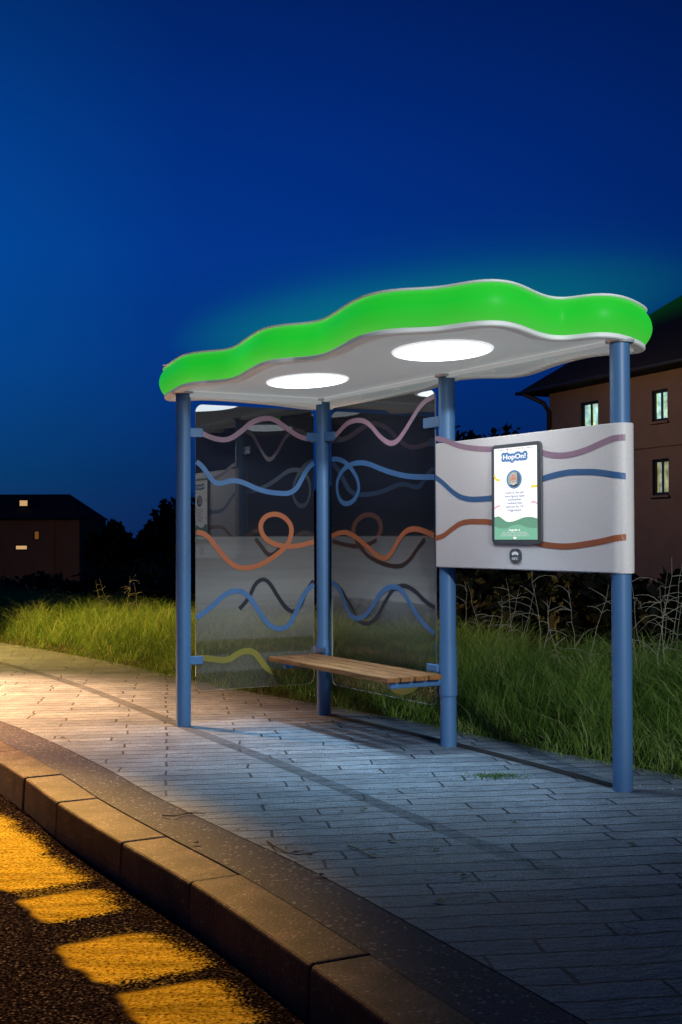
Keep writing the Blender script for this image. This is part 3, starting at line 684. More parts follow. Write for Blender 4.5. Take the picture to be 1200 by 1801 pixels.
def dtext(body, cx, cy, w, h, mat, lay, off=0.0, shear=0.0, mb=None, mapper=None, res=3, halo=0.0):
    """text centred at cx,cy, width w (0..1 of the screen), cap height h (of the height)"""
    cu = bpy.data.curves.new('t', 'FONT'); cu.body = body; cu.align_x = 'CENTER'; cu.size = 1.0; cu.resolution_u = res
    o = bpy.data.objects.new('t', cu); COL.objects.link(o); bpy.context.view_layer.update()
    base = bpy.data.meshes.new_from_object(o); xs = [v.co.x for v in base.vertices]; wx = max(xs) - min(xs); mx = (max(xs) + min(xs)) / 2
    me = base.copy()
    tgt = mb or dm; mp_ = mapper or DP
    tgt.k = mat
    for kx, ky in ([(0, 0)] if not off else [(-off, 0), (off, 0), (0, off * .6), (0, -off * .6)]):
        b = len(tgt.v)
        for v in me.vertices:
            x = (v.co.x + kx + shear * v.co.y - mx) / wx * w + cx; y = cy - (v.co.y + ky - 0.35) / 0.70 * h
            if halo:
                rx_, ry_ = halo, halo * 0.56
                b2 = len(tgt.v)
                for a in range(12): tgt.v.append(tuple(mp_(x + rx_ * math.cos(a * PI / 6), y + ry_ * math.sin(a * PI / 6), lay)))
                tgt.face(range(b2, b2 + 12))
            else: tgt.v.append(tuple(mp_(x, y, lay)))
        if not halo:
            for p in me.polygons: tgt.face([b + i for i in p.vertices])
    bpy.data.objects.remove(o); bpy.data.curves.remove(cu); bpy.data.meshes.remove(me); bpy.data.meshes.remove(base)
drect(0, 1, 0, 1, 0, 0)
# hills
w1 = [(0, 0.755), (0.1, 0.745), (0.18, 0.765), (0.28, 0.80), (0.42, 0.805), (0.56, 0.785), (0.7, 0.762), (0.85, 0.758), (1, 0.775)]
dpoly([(p.x, p.y) for p in catmull([Vector((*q, 0)) for q in w1], 5)] + [(1, 1), (0, 1)], 2, 1)
w2 = [(0, 0.855), (0.12, 0.875), (0.28, 0.878), (0.42, 0.85), (0.52, 0.838), (0.64, 0.845), (0.78, 0.870), (1, 0.878)]
dpoly([(p.x, p.y) for p in catmull([Vector((*q, 0)) for q in w2], 5)] + [(1, 1), (0, 1)], 3, 2)
# logo
dtext('HopOn!', 0.485, 0.100, 0.52, 0.050, 1, 3, halo=0.05)
drect(0.23, 0.74, 0.08, 0.118, 1, 3)
dtext('HopOn!', 0.485, 0.100, 0.52, 0.050, 0, 4, 0.035)
# top row and other tiny lines of print
def ticks(x0, x1, y, h, mat, lay, seed):
    r = random.Random(seed); x = x0
    while x < x1:
        wd = r.uniform(0.008, 0.02)
        if r.random() < 0.85: drect(x, min(x + wd, x1), y - h * r.uniform(0.6, 1), y, mat, lay)
        x += wd + 0.006
ticks(0.08, 0.25, 0.026, 0.008, 12, 3, 1); dell(0.32, 0.021, 0.018, 0.009, 11, 3); ticks(0.35, 0.62, 0.024, 0.008, 14, 3, 2); dell(0.67, 0.018, 0.014, 0.007, 12, 3); ticks(0.70, 0.92, 0.022, 0.008, 12, 3, 3)
ticks(0.27, 0.73, 0.158, 0.006, 7, 3, 4)
# card outline
for a in ((0.13, 0.205, 0.86, 0.205), (0.13, 0.715, 0.86, 0.715)): drect(a[0], a[2], a[1], a[1] + 0.003, 7, 1)
for x in (0.13, 0.86): drect(x, x + 0.006, 0.21, 0.712, 7, 1)
# portrait
PX, PY = 0.478, 0.349
dell(PX, PY, 0.18, 0.18 * 0.56, 1, 3, 48); dell(PX, PY, 0.148, 0.148 * 0.56, 10, 4, 48)
def circ_clip(x0):   # right slice of the circle
    return [(PX + 0.147 * math.cos(a), PY + 0.147 * 0.56 * math.sin(a)) for a in [math.radians(t) for t in range(-62, 63, 6)]]
dpoly(circ_clip(0), 12, 5)
dpoly([(PX + 0.146 * math.cos(a), PY + 0.146 * 0.56 * math.sin(a)) for a in [math.radians(t) for t in range(38, 143, 7)]], 9, 6)
q = 0.56
dell(PX - 0.012, PY - 0.030 * q, 0.078, 0.098 * q, 13, 7); dell(PX - 0.012, PY - 0.012 * q, 0.070, 0.092 * q, 8, 8)
for sgn in (-1, 1): dell(PX - 0.012 + sgn * 0.074, PY, 0.012, 0.022 * q, 8, 7)
dell(PX - 0.010, PY + 0.062 * q, 0.058, 0.052 * q, 13, 9); dell(PX - 0.010, PY + 0.040 * q, 0.030, 0.012 * q, 14, 10)
for sgn in (-1, 1):
    dell(PX - 0.012 + sgn * 0.027, PY - 0.018 * q, 0.009, 0.006 * q, 9, 9); drect(PX - 0.012 + sgn * 0.027 - 0.013, PX - 0.012 + sgn * 0.027 + 0.013, PY - 0.036 * q, PY - 0.031 * q, 13, 9)
dpoly([(PX - 0.012, PY - 0.012 * q), (PX - 0.002, PY + 0.018 * q), (PX - 0.022, PY + 0.018 * q)], 14, 9)
# side swooshes
dstroke([(0.0, 0.29), (0.03, 0.325), (0.07, 0.345), (0.13, 0.345)], 0.018, 4, 1); dstroke([(0.87, 0.435), (1, 0.435)], 0.018, 4, 1)
dstroke([(0, 0.66), (0.05, 0.64), (0.13, 0.632)], 0.015, 5, 1); dstroke([(0.87, 0.60), (0.93, 0.60), (1, 0.615)], 0.015, 5, 1)
for i, (t_, wd) in enumerate([('Doen it. het wij!', 0.42), ('doorrijpose natie', 0.46), ('verlickket', 0.31), ('oedtwerrelts', 0.34), ('raad jou by CE,', 0.43), ('ringpopart.', 0.33)]):
    dtext(t_, 0.485, 0.490 + i * 0.0378, wd, 0.024, 6, 3, 0.022, 0.12)
dtext('hajpdit it', 0.48, 0.895, 0.26, 0.020, 0, 4, 0.03, 0.15)
ticks(0.20, 0.78, 0.925, 0.008, 7, 4, 5); ticks(0.17, 0.80, 0.944, 0.008, 7, 4, 6); ticks(0.15, 0.82, 0.962, 0.008, 7, 4, 7)
dpoly([(0.455, 0.972), (0.525, 0.972), (0.525, 0.985), (0.49, 0.997), (0.455, 0.985)], 0, 5)
disp = dm.build('display', DM, screen, fix=False)
# NFC reader
nx0, nx1 = plP.hit(898, 977)[0], plP.hit(918.3, 977)[0]; nzt, nzb = plP.hit(898, 965)[1], plP.hit(898, 989)[1]
nf = MB(); slab(nf, plP, rrect(nx0, nx1, nzb, nzt, (nx1 - nx0) * 0.34), 0.0, 0.008)
nfo = nf.build('card_reader', M['bezel'], panel, 30)
nm = MB(); nw, nh = nx1 - nx0, nzt - nzb
def NP(x, y, lay): return plP.P(nx0 + x * nw, nzt - y * nh, 0.0085 + lay * 0.0003)
pts = [(0.5 + 0.33 * math.cos(math.radians(a)), 0.46 - 0.26 * math.sin(math.radians(a))) for a in range(20, 161, 10)]
pts += [(0.28, 0.50), (0.38, 0.44), (0.5, 0.42), (0.62, 0.44), (0.72, 0.50)]
nm.k = 0; nm.v += [tuple(NP(x, y, 0)) for x, y in pts]; nm.face(range(len(pts)))
dtext('NFC', 0.5, 0.72, 0.52, 0.19, 0, 0, 0.04, 0, nm, NP)
nm.build('symbol', M['white'], nfo, fix=False)

# ------------------------------------------------------------------ ground works
K0, K1 = Vector((-2.21, 8.05, 0)), Vector((-0.11, 4.23, 0))
KD = (K1 - K0).normalized(); KN = Vector((-KD.y, KD.x, 0))     # KN points to the pavement
if KN.x < 0: KN = -KN
# kerb front polyline, slightly curved, from far left to behind the camera
kf = [(-19.5, 26.0), (-13.0, 20.3), (-8.6, 16.0), (-5.6, 12.65), (-3.85, 10.55), (-3.05, 9.42), (-2.50, 8.55), (-1.91, 7.51), (-1.56, 6.83), (-1.05, 5.94), (-0.64, 5.25), (-0.11, 4.23), (0.42, 3.14), (0.95, 1.9), (1.5, 0.4), (2.0, -1.2), (2.6, -3.2), (3.3, -5.6)]
kfp = catmull([Vector((*p, 0)) for p in kf], 10)
def offs(P, d):
    out = []
    for i, p in enumerate(P):
        t = (P[min(i + 1, len(P) - 1)] - P[max(i - 1, 0)]).normalized(); out.append(p + Vector((-t.y, t.x, 0)) * d)
    return out
KW = 0.235; ZR = -0.19
def strip_mesh(name, A, B, z, mat, uv=False):
    mb = MB(); n = len(A)
    for a, b in zip(A, B): mb.v += [(a.x, a.y, z), (b.x, b.y, z)]
    for i in range(n - 1): mb.face((2 * i, 2 * i + 1, 2 * i + 3, 2 * i + 2))
    o = mb.build(name, mat, None, fix=True)
    if o.data.polygons[0].normal.z < 0: o.data.flip_normals()
    tag(o, kind='structure'); return o
# kerb stones (joint positions along the kerb)
Lc = [0]
for a, b in zip(kfp, kfp[1:]): Lc.append(Lc[-1] + (b - a).length)
def at_len(P, t):
    t = max(0, min(t, Lc[-1] - 1e-6)); j = max(i for i in range(len(Lc) - 1) if Lc[i] <= t)
    w_ = (t - Lc[j]) / (Lc[j + 1] - Lc[j]); return P[j].lerp(P[j + 1], w_)
def len_of(p):
    return min(range(len(kfp)), key=lambda i: (kfp[i] - p).length)
J = [Lc[len_of(Vector((*p, 0)))] for p in ((-1.91, 7.51), (-1.56, 6.83), (-1.05, 5.94), (-0.64, 5.25), (-0.11, 4.23))]
J = [J[0], J[1], J[2], J[3], J[4]]
x_ = J[0]; pre = []
while x_ > 1: x_ -= 0.98; pre.append(x_)
x_ = J[-1]; post_ = []
while x_ < Lc[-1] - 1.2: x_ += 1.05; post_.append(x_)
J = pre[::-1] + J + post_
kback = offs(kfp, KW)
sgn = 1 if (kback[80] - kfp[80]).dot(KN) > 0 else -1
kback = offs(kfp, KW * sgn)
kb = MB()
for a, b in zip(J, J[1:]):
    g = 0.004; ts = [a + g + (b - a - 2 * g) * k / 5 for k in range(6)]
    dz = random.uniform(-0.004, 0.004); base = len(kb.v); dx = random.uniform(-0.004, 0.004)
    for t in ts:
        f_, r_2 = at_len(kfp, t), at_len(kback, t)
        d = (r_2 - f_).normalized(); f_ = f_ + d * dx
        kb.v += [(f_.x - d.x * 0.012, f_.y - d.y * 0.012, ZR - 0.03), (f_.x, f_.y, dz), (r_2.x, r_2.y, dz), (r_2.x, r_2.y, ZR - 0.03)]
    for i in range(5):
        for k in range(4): kb.face((base + 4 * i + k, base + 4 * i + (k + 1) % 4, base + 4 * (i + 1) + (k + 1) % 4, base + 4 * (i + 1) + k))
    kb.face([base + k for k in range(4)]); kb.face([base + 20 + k for k in range(4)][::-1])
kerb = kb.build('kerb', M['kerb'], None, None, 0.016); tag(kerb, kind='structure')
# road
rw = MB(); inner = offs(kfp, 0.03 * sgn); n = len(kfp); rows = [0, -0.7, -1.4, -3, -7.5]
cols = [offs(kfp, (0.03 if r == 0 else r) * sgn) for r in rows]
uvs = []
for i in range(n):
    for j, r in enumerate(rows): rw.v.append((cols[j][i].x, cols[j][i].y, ZR))
NR = len(rows)
for i in range(n - 1):
    for j in range(NR - 1): rw.face((i * NR + j, i * NR + j + 1, (i + 1) * NR + j + 1, (i + 1) * NR + j))
road = rw.build('road', M['road'], None, fix=True)
if road.data.polygons[0].normal.z < 0: road.data.flip_normals()
Lref = Lc[len_of(Vector((-0.11, 4.23, 0)))]
ul = road.data.uv_layers.new(name='UVMap')
for lp in road.data.loops:
    vi = lp.vertex_index; i, j = divmod(vi, NR)
    ul.data[lp.index].uv = (max(0.0, (Lref + 1.0 - Lc[i])), -rows[j] if j else -0.03)
tag(road, kind='structure')
# far side of the road and everything beyond it
verge = MB(); A = offs(kfp, -7.5 * sgn)
vb = MB()
vb.v = [(-900, -300, ZR - 0.012), (900, -300, ZR - 0.012), (900, -20, ZR - 0.012), (-900, 700, ZR - 0.012)]; vb.face((0, 1, 2, 3))
# pavement border (asphalt) and pavers
bord = offs(kfp, (KW + 0.29) * sgn)
pe = [(-2.7, 9.83), (-2.02, 8.82), (-1.34, 7.5), (-0.76, 6.61), (-0.32, 5.67), (-0.03, 5.2), (0.25, 4.6), (0.63, 4.02)]
strip_mesh('pavement_border', kback, bord, -0.003, M['border'])
ge = [(-30, 41.0), (-16, 29.2), (-9.2, 22.4), (-4.7, 17.13), (-2.63, 14.37), (-1.53, 12.6), (-0.85, 11.60), (-0.01, 10.51), (0.69, 9.55), (1.37, 8.42), (2.07, 7.45), (3.0, 5.6), (4.0, 3.2), (5.0, 0.4), (6.2, -3.2), (7.5, -7.0)]
gep = resample(catmull([Vector((*p, 0)) for p in ge], 10), 240)
bres = resample(bord, 240)
pv = MB()
for i in range(240): pv.v += [(bres[i].x, bres[i].y, 0), (gep[i].x, gep[i].y, 0)]
for i in range(239): pv.face((2 * i, 2 * i + 1, 2 * i + 3, 2 * i + 2))
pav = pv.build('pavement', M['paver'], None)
if pav.data.polygons[0].normal.z < 0: pav.data.flip_normals()
tag(pav, kind='structure')
# darker strip laid over the paving
sl = catmull([Vector((*p, 0)) for p in ((-5.2, 16.0), (-3.7, 14.0), (-2.59, 12.18), (-1.14, 9.38), (-0.14, 7.43), (0.66, 5.83), (1.12, 5.02), (1.45, 4.4))], 10)
strip_mesh('ground_strip', offs(sl, -0.055), offs(sl, 0.05), 0.003, M['strip'])
# flat black strip standing in for the shadow line behind the shelter
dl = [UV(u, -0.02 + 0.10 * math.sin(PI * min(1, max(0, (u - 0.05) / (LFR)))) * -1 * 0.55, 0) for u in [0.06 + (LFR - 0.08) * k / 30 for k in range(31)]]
strip_mesh('painted_shadow', offs(dl, -0.042), offs(dl, 0.042), 0.0045, M['ground_shadow'])

# field: strips offset outward from the back edge of the pavement
LV = [(-0.25, -0.02), (0.0, -0.012), (0.15, 0.03), (0.4, 0.08), (0.8, 0.15), (1.3, 0.22), (2.0, 0.25), (3.2, 0.15), (5, -0.15), (8, -0.6), (14, -1.2), (25, -1.9), (50, -2.5), (110, -2.6), (300, -2.6), (800, -2.6)]
geL = gep[:]
sg = 1 if (offs(gep, 1)[120] - gep[120]).x > 0 else -1
def gz(s):
    for (a, za), (b, zb) in zip(LV, LV[1:]):
        if s <= b: return za + (zb - za) * max(0, (s - a)) / (b - a)
    return -2.6
fd = MB(); cols = []
ext = [gep[0] + (gep[0] - gep[1]).normalized() * 700] + gep[::4] + [gep[-1], gep[-1] + (gep[-1] - gep[-2]).normalized() * 300]
for s, z in LV: cols.append([Vector((p.x, p.y, z)) for p in offs(ext, s * sg)])
n = len(ext); NL = len(LV)
for i in range(n):
    for j in range(NL): fd.v.append(tuple(cols[j][i]))
for i in range(n - 1):
    for j in range(NL - 1): fd.face((i * NL + j, i * NL + j + 1, (i + 1) * NL + j + 1, (i + 1) * NL + j))
field = fd.build('field', M['field'], None, 60); tag(field, kind='structure')
gr = MB(); gr.v = [(-2500, -2500, -2.75), (2500, -2500, -2.75), (2500, 2500, -2.75), (-2500, 2500, -2.75)]; gr.face((0, 1, 2, 3))
tag(gr.build('ground', M['field']), kind='structure')
# verge over the road
og = offs(kfp, -7.45 * sgn); og2 = offs(kfp, -40 * sgn)
strip_mesh('far_verge', og, og2, ZR - 0.01, M['field'])

# ------------------------------------------------------------------ grass (uncountable)
gA_ = np.array([[p.x, p.y] for p in gep]); dseg = np.diff(gA_, axis=0); tl = np.linalg.norm(dseg, axis=1); nn = np.stack([-dseg[:, 1], dseg[:, 0]], 1) / tl[:, None] * sg
mid = (gA_[:-1] + gA_[1:]) / 2; vis = (mid[:, 1] > 3.5) & (mid[:, 1] < 34)
wgt = np.where(vis, tl / np.clip(mid[:, 1], 6, 30) ** 0.9, 0); wgt /= wgt.sum()
def make_grass(NB, srange, hmin, hmax, wmin, wmax, tone0, lean, name, exp=1.0):
    seg = rng.choice(len(tl), NB, p=wgt); tt = rng.random(NB)
    s = srange[0] + (srange[1] - srange[0]) * rng.random(NB) ** exp
    base = gA_[seg] + dseg[seg] * tt[:, None] + nn[seg] * s[:, None] + rng.normal(0, 0.03, (NB, 2))
    bz = np.interp(s, [a for a, _ in LV], [b for _, b in LV])
    clump = 0.5 + 0.5 * np.sin(base[:, 0] * 2.3 + 1.3 * np.sin(base[:, 1] * 1.7)) * np.sin(base[:, 1] * 2.9 + 0.7)
    clump2 = 0.5 + 0.5 * np.sin(base[:, 0] * 7.1 + 2 * np.sin(base[:, 1] * 5.3)) * np.sin(base[:, 1] * 6.7)
    edge = np.clip((s + 0.1) / 0.55, 0.28, 1.0)
    h = (hmin + (hmax - hmin) * rng.random(NB)) * edge * (0.62 + 0.5 * clump) * (0.68 + 0.5 * clump2)
    az = rng.random(NB) * 2 * PI; ln = lean * (0.3 + rng.random(NB)) * h
    dirx, diry = np.cos(az), np.sin(az); wa = rng.random(NB) * PI
    wx, wy = np.cos(wa), np.sin(wa); wd = wmin + (wmax - wmin) * rng.random(NB)
    V_ = np.zeros((NB, 7, 3))
    for k, (f, lf, ww) in enumerate(((0, 0, 1), (0.4, 0.16, 0.85), (0.78, 0.6, 0.55))):
        for sd_, q_ in ((0, -1), (1, 1)):
            V_[:, 2 * k + sd_, 0] = base[:, 0] + dirx * ln * lf + q_ * wx * wd * ww
            V_[:, 2 * k + sd_, 1] = base[:, 1] + diry * ln * lf + q_ * wy * wd * ww
            V_[:, 2 * k + sd_, 2] = bz - 0.01 + h * f * (1 - 0.10 * lf * lean)
    V_[:, 6, 0] = base[:, 0] + dirx * ln * 1.15; V_[:, 6, 1] = base[:, 1] + diry * ln * 1.15; V_[:, 6, 2] = bz + h * (1 - 0.22 * lean)
    o7 = (np.arange(NB) * 7)[:, None]
    quads = np.concatenate([o7 + np.array([[0, 1, 3, 2]]), o7 + np.array([[2, 3, 5, 4]])], 0); tris = o7 + np.array([[4, 5, 6]])
    tone = np.clip(tone0 + rng.normal(0, 0.17, NB) + 0.40 * (clump - 0.5) + 0.55 * (clump2 - 0.5), 0, 0.9); tone[rng.random(NB) < 0.035] = 1.0
    return V_.reshape(-1, 3), quads, tris, np.repeat(tone, 7)
def mesh_np(name, V_, quads, tris, tone, mat):
    me = bpy.data.meshes.new(name); nv = len(V_); nq, nt_ = len(quads), len(tris)
    me.vertices.add(nv); me.vertices.foreach_set('co', V_.astype(np.float32).ravel())
    me.loops.add(nq * 4 + nt_ * 3); me.loops.foreach_set('vertex_index', np.concatenate([quads.ravel(), tris.ravel()]).astype(np.int32))
    me.polygons.add(nq + nt_); st = np.concatenate([np.arange(nq) * 4, nq * 4 + np.arange(nt_) * 3]).astype(np.int32); me.polygons.foreach_set('loop_start', st)
    me.polygons.foreach_set('loop_total', np.concatenate([np.full(nq, 4), np.full(nt_, 3)]).astype(np.int32))
    at = me.attributes.new('tone', 'FLOAT', 'POINT'); at.data.foreach_set('value', tone.astype(np.float32))
    me.materials.append(mat); me.update(calc_edges=True); me.validate()
    o = bpy.data.objects.new(name, me); COL.objects.link(o); return o
g1 = make_grass(70000, (-0.03, 2.6), 0.26, 0.50, 0.0016, 0.0034, 0.45, 0.75, 'g', 1.0)
g3 = make_grass(16000, (0.1, 2.4), 0.30, 0.52, 0.0012, 0.0022, 0.85, 1.7, 'g', 1.0)
g2 = make_grass(30000, (-0.10, 0.9), 0.10, 0.26, 0.0018, 0.004, 0.35, 1.1, 'g', 1.2)
o7 = len(g1[0]); o8 = o7 + len(g2[0])
go = mesh_np('tall_grass', np.concatenate([g1[0], g2[0], g3[0]]), np.concatenate([g1[1], g2[1] + o7, g3[1] + o8]), np.concatenate([g1[2], g2[2] + o7, g3[2] + o8]), np.concatenate([g1[3], g2[3], g3[3]]), M['grass'])
tag(go, 'tall tangled green grass growing along the back edge of the pavement', 'grass', kind='stuff')

# ------------------------------------------------------------------ dry stalks
def stalk(px, ytop, s, h, seed, n_br, label):
    """stands in the grass s metres behind the pavement edge, seen near px"""
    best = min(range(len(gep)), key=lambda i: abs(600 + F_PX * (offs_s[s][i].x / max(offs_s[s][i].y, .1)) - px) if offs_s[s][i].y > 4 else 1e9)
    p = offs_s[s][best]; r = random.Random(seed); mb = MB(); z0 = gz(s) - 0.02
    x, y = 0.0, 0.0; pts = []; dx, dy = r.uniform(-.25, .25), r.uniform(-.1, .1)
    for k in range(8):
        t = k / 7; pts.append((p.x + x, p.y + y, z0 + h * t)); x += dx * h / 7 + r.uniform(-.02, .02); dx += r.uniform(-.12, .12); y += dy * h / 7 + r.uniform(-.012, .012)
    mb.tube(pts, [0.0036 * (1 - 0.7 * k / 7) for k in range(8)], 5)
    for b in range(n_br):
        i = r.randint(2, 6); q = Vector(pts[i]); a = r.uniform(0, 2 * PI); L = h * r.uniform(0.15, 0.35)
        e = [q]; up = r.uniform(0.1, 1.0)
        for k in range(4):
            e.append(e[-1] + Vector((math.cos(a), math.sin(a) * 0.6, up)) * L / 4); a += r.uniform(-.8, .8); up -= r.uniform(0.0, 0.6)
        mb.tube(e, [0.0028, 0.0024, 0.002, 0.0015, 0.001], 4)
    o = mb.build('dry_stalk', M['stalk'], None, None); o.location = (0, 0, 0)
    tag(o, label, 'dry stalk', 'dry stalks standing in the grass'); return o
offs_s = {s: offs(gep, s * sg) for s in (0.5, 0.9, 1.2, 1.6, 2.2)}
ST = 'thin bare dry stalk standing up out of the dark grass'
for i, (px, s, h, nb) in enumerate([(960, 1.6, 1.15, 2), (1182, 1.2, 1.1, 3), (865, 1.6, 0.75, 4), (880, 1.2, 0.7, 3), (905, 1.6, 0.8, 3), (925, 2.2, 0.85, 3), (945, 1.2, 0.72, 4), (1020, 1.6, 0.8, 4), (1040, 1.2, 0.85, 3), (1135, 1.2, 0.85, 5), (1150, 1.6, 0.95, 4), (1165, 0.9, 0.85, 5), (1190, 1.6, 0.95, 4), (1122, 2.2, 1.0, 3), (818, 1.6, 0.8, 2), (840, 2.2, 0.8, 3), (180, 1.2, 0.62, 4), (195, 0.9, 0.66, 5), (210, 1.2, 0.7, 5), (222, 1.6, 0.66, 4), (60, 1.2, 0.75, 1), (92, 1.2, 0.7, 1), (240, 1.2, 0.62, 3), (1005, 0.9, 0.7, 4), (1175, 2.2, 1.2, 3)]):
    stalk(px, 0, {0.5: 1.2, 0.9: 1.6, 1.2: 1.6, 1.6: 2.2, 2.2: 2.2}[s], h * 0.97, 50 + i, nb + 2, ST)

# ------------------------------------------------------------------ trees, shrubs
def leaf_cloud(clumps, n, size, seed):
    r = np.random.default_rng(seed); cl = np.array(clumps); vol = cl[:, 3] * cl[:, 4] * cl[:, 5]; k = r.choice(len(cl), n, p=vol / vol.sum())
    d = r.normal(size=(n, 3)); d /= np.linalg.norm(d, axis=1)[:, None]; rad = r.random(n) ** 0.45
    rad *= 1 + 0.18 * np.sin(d[:, 0] * 7 + k) * np.sin(d[:, 2] * 6 + k)
    c = cl[k, :3] + d * rad[:, None] * cl[k, 3:6]
    a = r.normal(size=(n, 3)); a /= np.linalg.norm(a, axis=1)[:, None]; b = np.cross(a, r.normal(size=(n, 3))); b /= np.linalg.norm(b, axis=1)[:, None]
    sz = size * (0.5 + r.random(n))[:, None]
    V_ = np.stack([c - a * sz, c + b * sz * .55, c + a * sz, c - b * sz * .55], 1).reshape(-1, 3)
    q = (np.arange(n) * 4)[:, None] + np.arange(4)[None]
    tone = np.repeat(np.clip(0.35 + 0.3 * d[:, 2] + r.normal(0, .15, n) + 0.15 * np.sin(k * 2.1), 0, 1), 4)
    return V_, q, np.zeros((0, 3), int), tone
def tree(x, y, z0, h, rx, seed, label, name='tree', cat='tree', n=3500, leaf=0.16, group=None, trunk=0.3):
    r = random.Random(seed); root = empty(name, (x, y, z0)); tag(root, label, cat, group)
    cl = []
    for k in range(9):
        a = r.uniform(0, 2 * PI); q_ = r.uniform(0, 0.62) * rx
        cl.append((x + q_ * math.cos(a), y + q_ * math.sin(a), z0 + h * r.uniform(trunk + 0.15, 0.86), rx * r.uniform(.3, .5), rx * r.uniform(.3, .5), h * r.uniform(.10, .2)))
    c = mesh_np('crown', *leaf_cloud(cl, n, leaf, seed), M['leaf']); c.parent = root; c.matrix_parent_inverse = root.matrix_world.inverted()
    mb = MB(); mb.tube([(x, y, z0 - 0.2), (x + .02 * h, y, z0 + h * .35), (x, y, z0 + h * .75)], [h * .03, h * .02, h * .006], 8)
    for k in range(5):
        q_ = cl[k]; mb.tube([(x + .01 * h, y, z0 + h * (.3 + .06 * k)), ((x + q_[0]) / 2, (y + q_[1]) / 2, (z0 + h * .35 + q_[2]) / 2 + .1 * h), q_[:3]], [h * .012, h * .008, h * .003], 6)
    mb.build('trunk', M['bark'], root, 60)
    return root
TL = 'dark tree silhouetted against the blue dusk sky'
def px_tree(px, ytop, Y, rx, seed, label, z0=-2.6, **kw):
    p = aty(px, ytop, Y); tree(p.x, Y, z0, (p.z - z0) / 1.0, rx, seed, label, **kw)
GT = 'dark trees beyond the field'
for i, (px, yt, Y, rx) in enumerate([(182, 908, 74, 1.1), (205, 914, 74, 1.4), (228, 900, 76, 1.6), (258, 908, 70, 1.6), (290, 896, 66, 2.0), (332, 876, 62, 2.2), (385, 862, 60, 2.4), (430, 850, 64, 2.4), (480, 846, 60, 2.6), (530, 840, 62, 2.5), (600, 832, 60, 2.6), (660, 815, 58, 2.6), (720, 790, 56, 2.8), (785, 740, 54, 2.6), (830, 744, 56, 2.4), (875, 738, 58, 2.4), (915, 742, 60, 2.3), (950, 735, 62, 2.0)]):
    px_tree(px, yt, Y, rx, 100 + i, TL, n=2600, leaf=0.2, group=GT, trunk=0.0)
SLB = 'low dark shrub growing behind the tall grass'
GS = 'dark shrubs behind the grass'
for i, (px, yt, Y, rx) in enumerate([(15, 1000, 27, 1.6), (80, 1005, 30, 1.7), (140, 1000, 32, 1.8), (190, 985, 34, 2.0), (235, 968, 36, 2.3), (285, 970, 30, 2.0), (335, 975, 26, 1.9), (400, 985, 24, 1.8), (470, 985, 23, 1.8), (540, 990, 22, 1.6), (610, 995, 21, 1.6), (680, 995, 20, 1.5), (740, 990, 18, 1.3), (800, 985, 17, 1.2), (845, 980, 16, 1.2), (895, 985, 15.5, 1.1), (945, 985, 15, 1.1), (1000, 980, 14.5, 1.1), (1050, 985, 14, 1.0), (1100, 975, 13.5, 1.0), (1150, 985, 13, 1.0), (1198, 975, 12.5, 0.95)]):
    p = aty(px, yt, Y); z0 = -1.3 if Y > 19 else -0.7
    tree(p.x, Y, z0, p.z - z0, rx, 300 + i, SLB, 'shrub', 'shrub', 3200, 0.075, GS, trunk=-0.05)

# ------------------------------------------------------------------ right-hand house
hc = Vector((8.75, 52, 0)); wd_ = Vector((0.382, -0.924, 0)); dp = Vector((0.924, 0.382, 0))
plH = Plane(hc, wd_)
zE, zG = 7.70, -2.7
house = empty('large_house', hc + wd_ * 10 + dp * 5 + Vector((0, 0, zG))); tag(house, 'two-storey brown rendered house with dark hipped roof and lit curtained windows', 'house')
LW, DD = 22.0, 10.0
wins = [((1022, 707), (1052, 768), 'winA', 'window with pale cyan curtain lit behind the white panel'), ((1147, 686), (1174, 740), 'winA', 'upper window with pale blue lit curtain'), ((1148, 808), (1176, 870), 'winB', 'lower window with brownish lit blind'), ((1024, 828), (1052, 886), 'winB', None)]
WQ = []
for a, b, mk, lb in wins:
    s0, zt = plH.hit((a[0]), a[1]); s1, _ = plH.hit(b[0], a[1]); zb = plH.hit((a[0] + b[0]) / 2, b[1])[1]; zt = plH.hit((a[0] + b[0]) / 2, a[1])[1]
    WQ.append((min(s0, s1), max(s0, s1), zb, zt, mk, lb))
# front wall with real openings: grid of cells
us = sorted({0, LW} | {w[0] for w in WQ} | {w[1] for w in WQ}); zs = sorted({zG, zE} | {w[2] for w in WQ} | {w[3] for w in WQ})
wm = MB()
for i in range(len(us) - 1):
    for j in range(len(zs) - 1):
        cu_, cz_ = (us[i] + us[i + 1]) / 2, (zs[j] + zs[j + 1]) / 2
        if any(w[0] < cu_ < w[1] and w[2] < cz_ < w[3] for w in WQ): continue
        wm.add([plH.P(us[i], zs[j]), plH.P(us[i + 1], zs[j]), plH.P(us[i + 1], zs[j + 1]), plH.P(us[i], zs[j + 1])], [(0, 1, 2, 3)])
C4 = [hc, hc + wd_ * LW, hc + wd_ * LW + dp * DD, hc + dp * DD]
for a, b in ((1, 2), (2, 3), (3, 0)):
    A_, B_ = C4[a], C4[b]; wm.add([(A_.x, A_.y, zG), (B_.x, B_.y, zG), (B_.x, B_.y, zE), (A_.x, A_.y, zE)], [(0, 1, 2, 3)])
wm.build('wall', M['wallR'], house, fix=False)
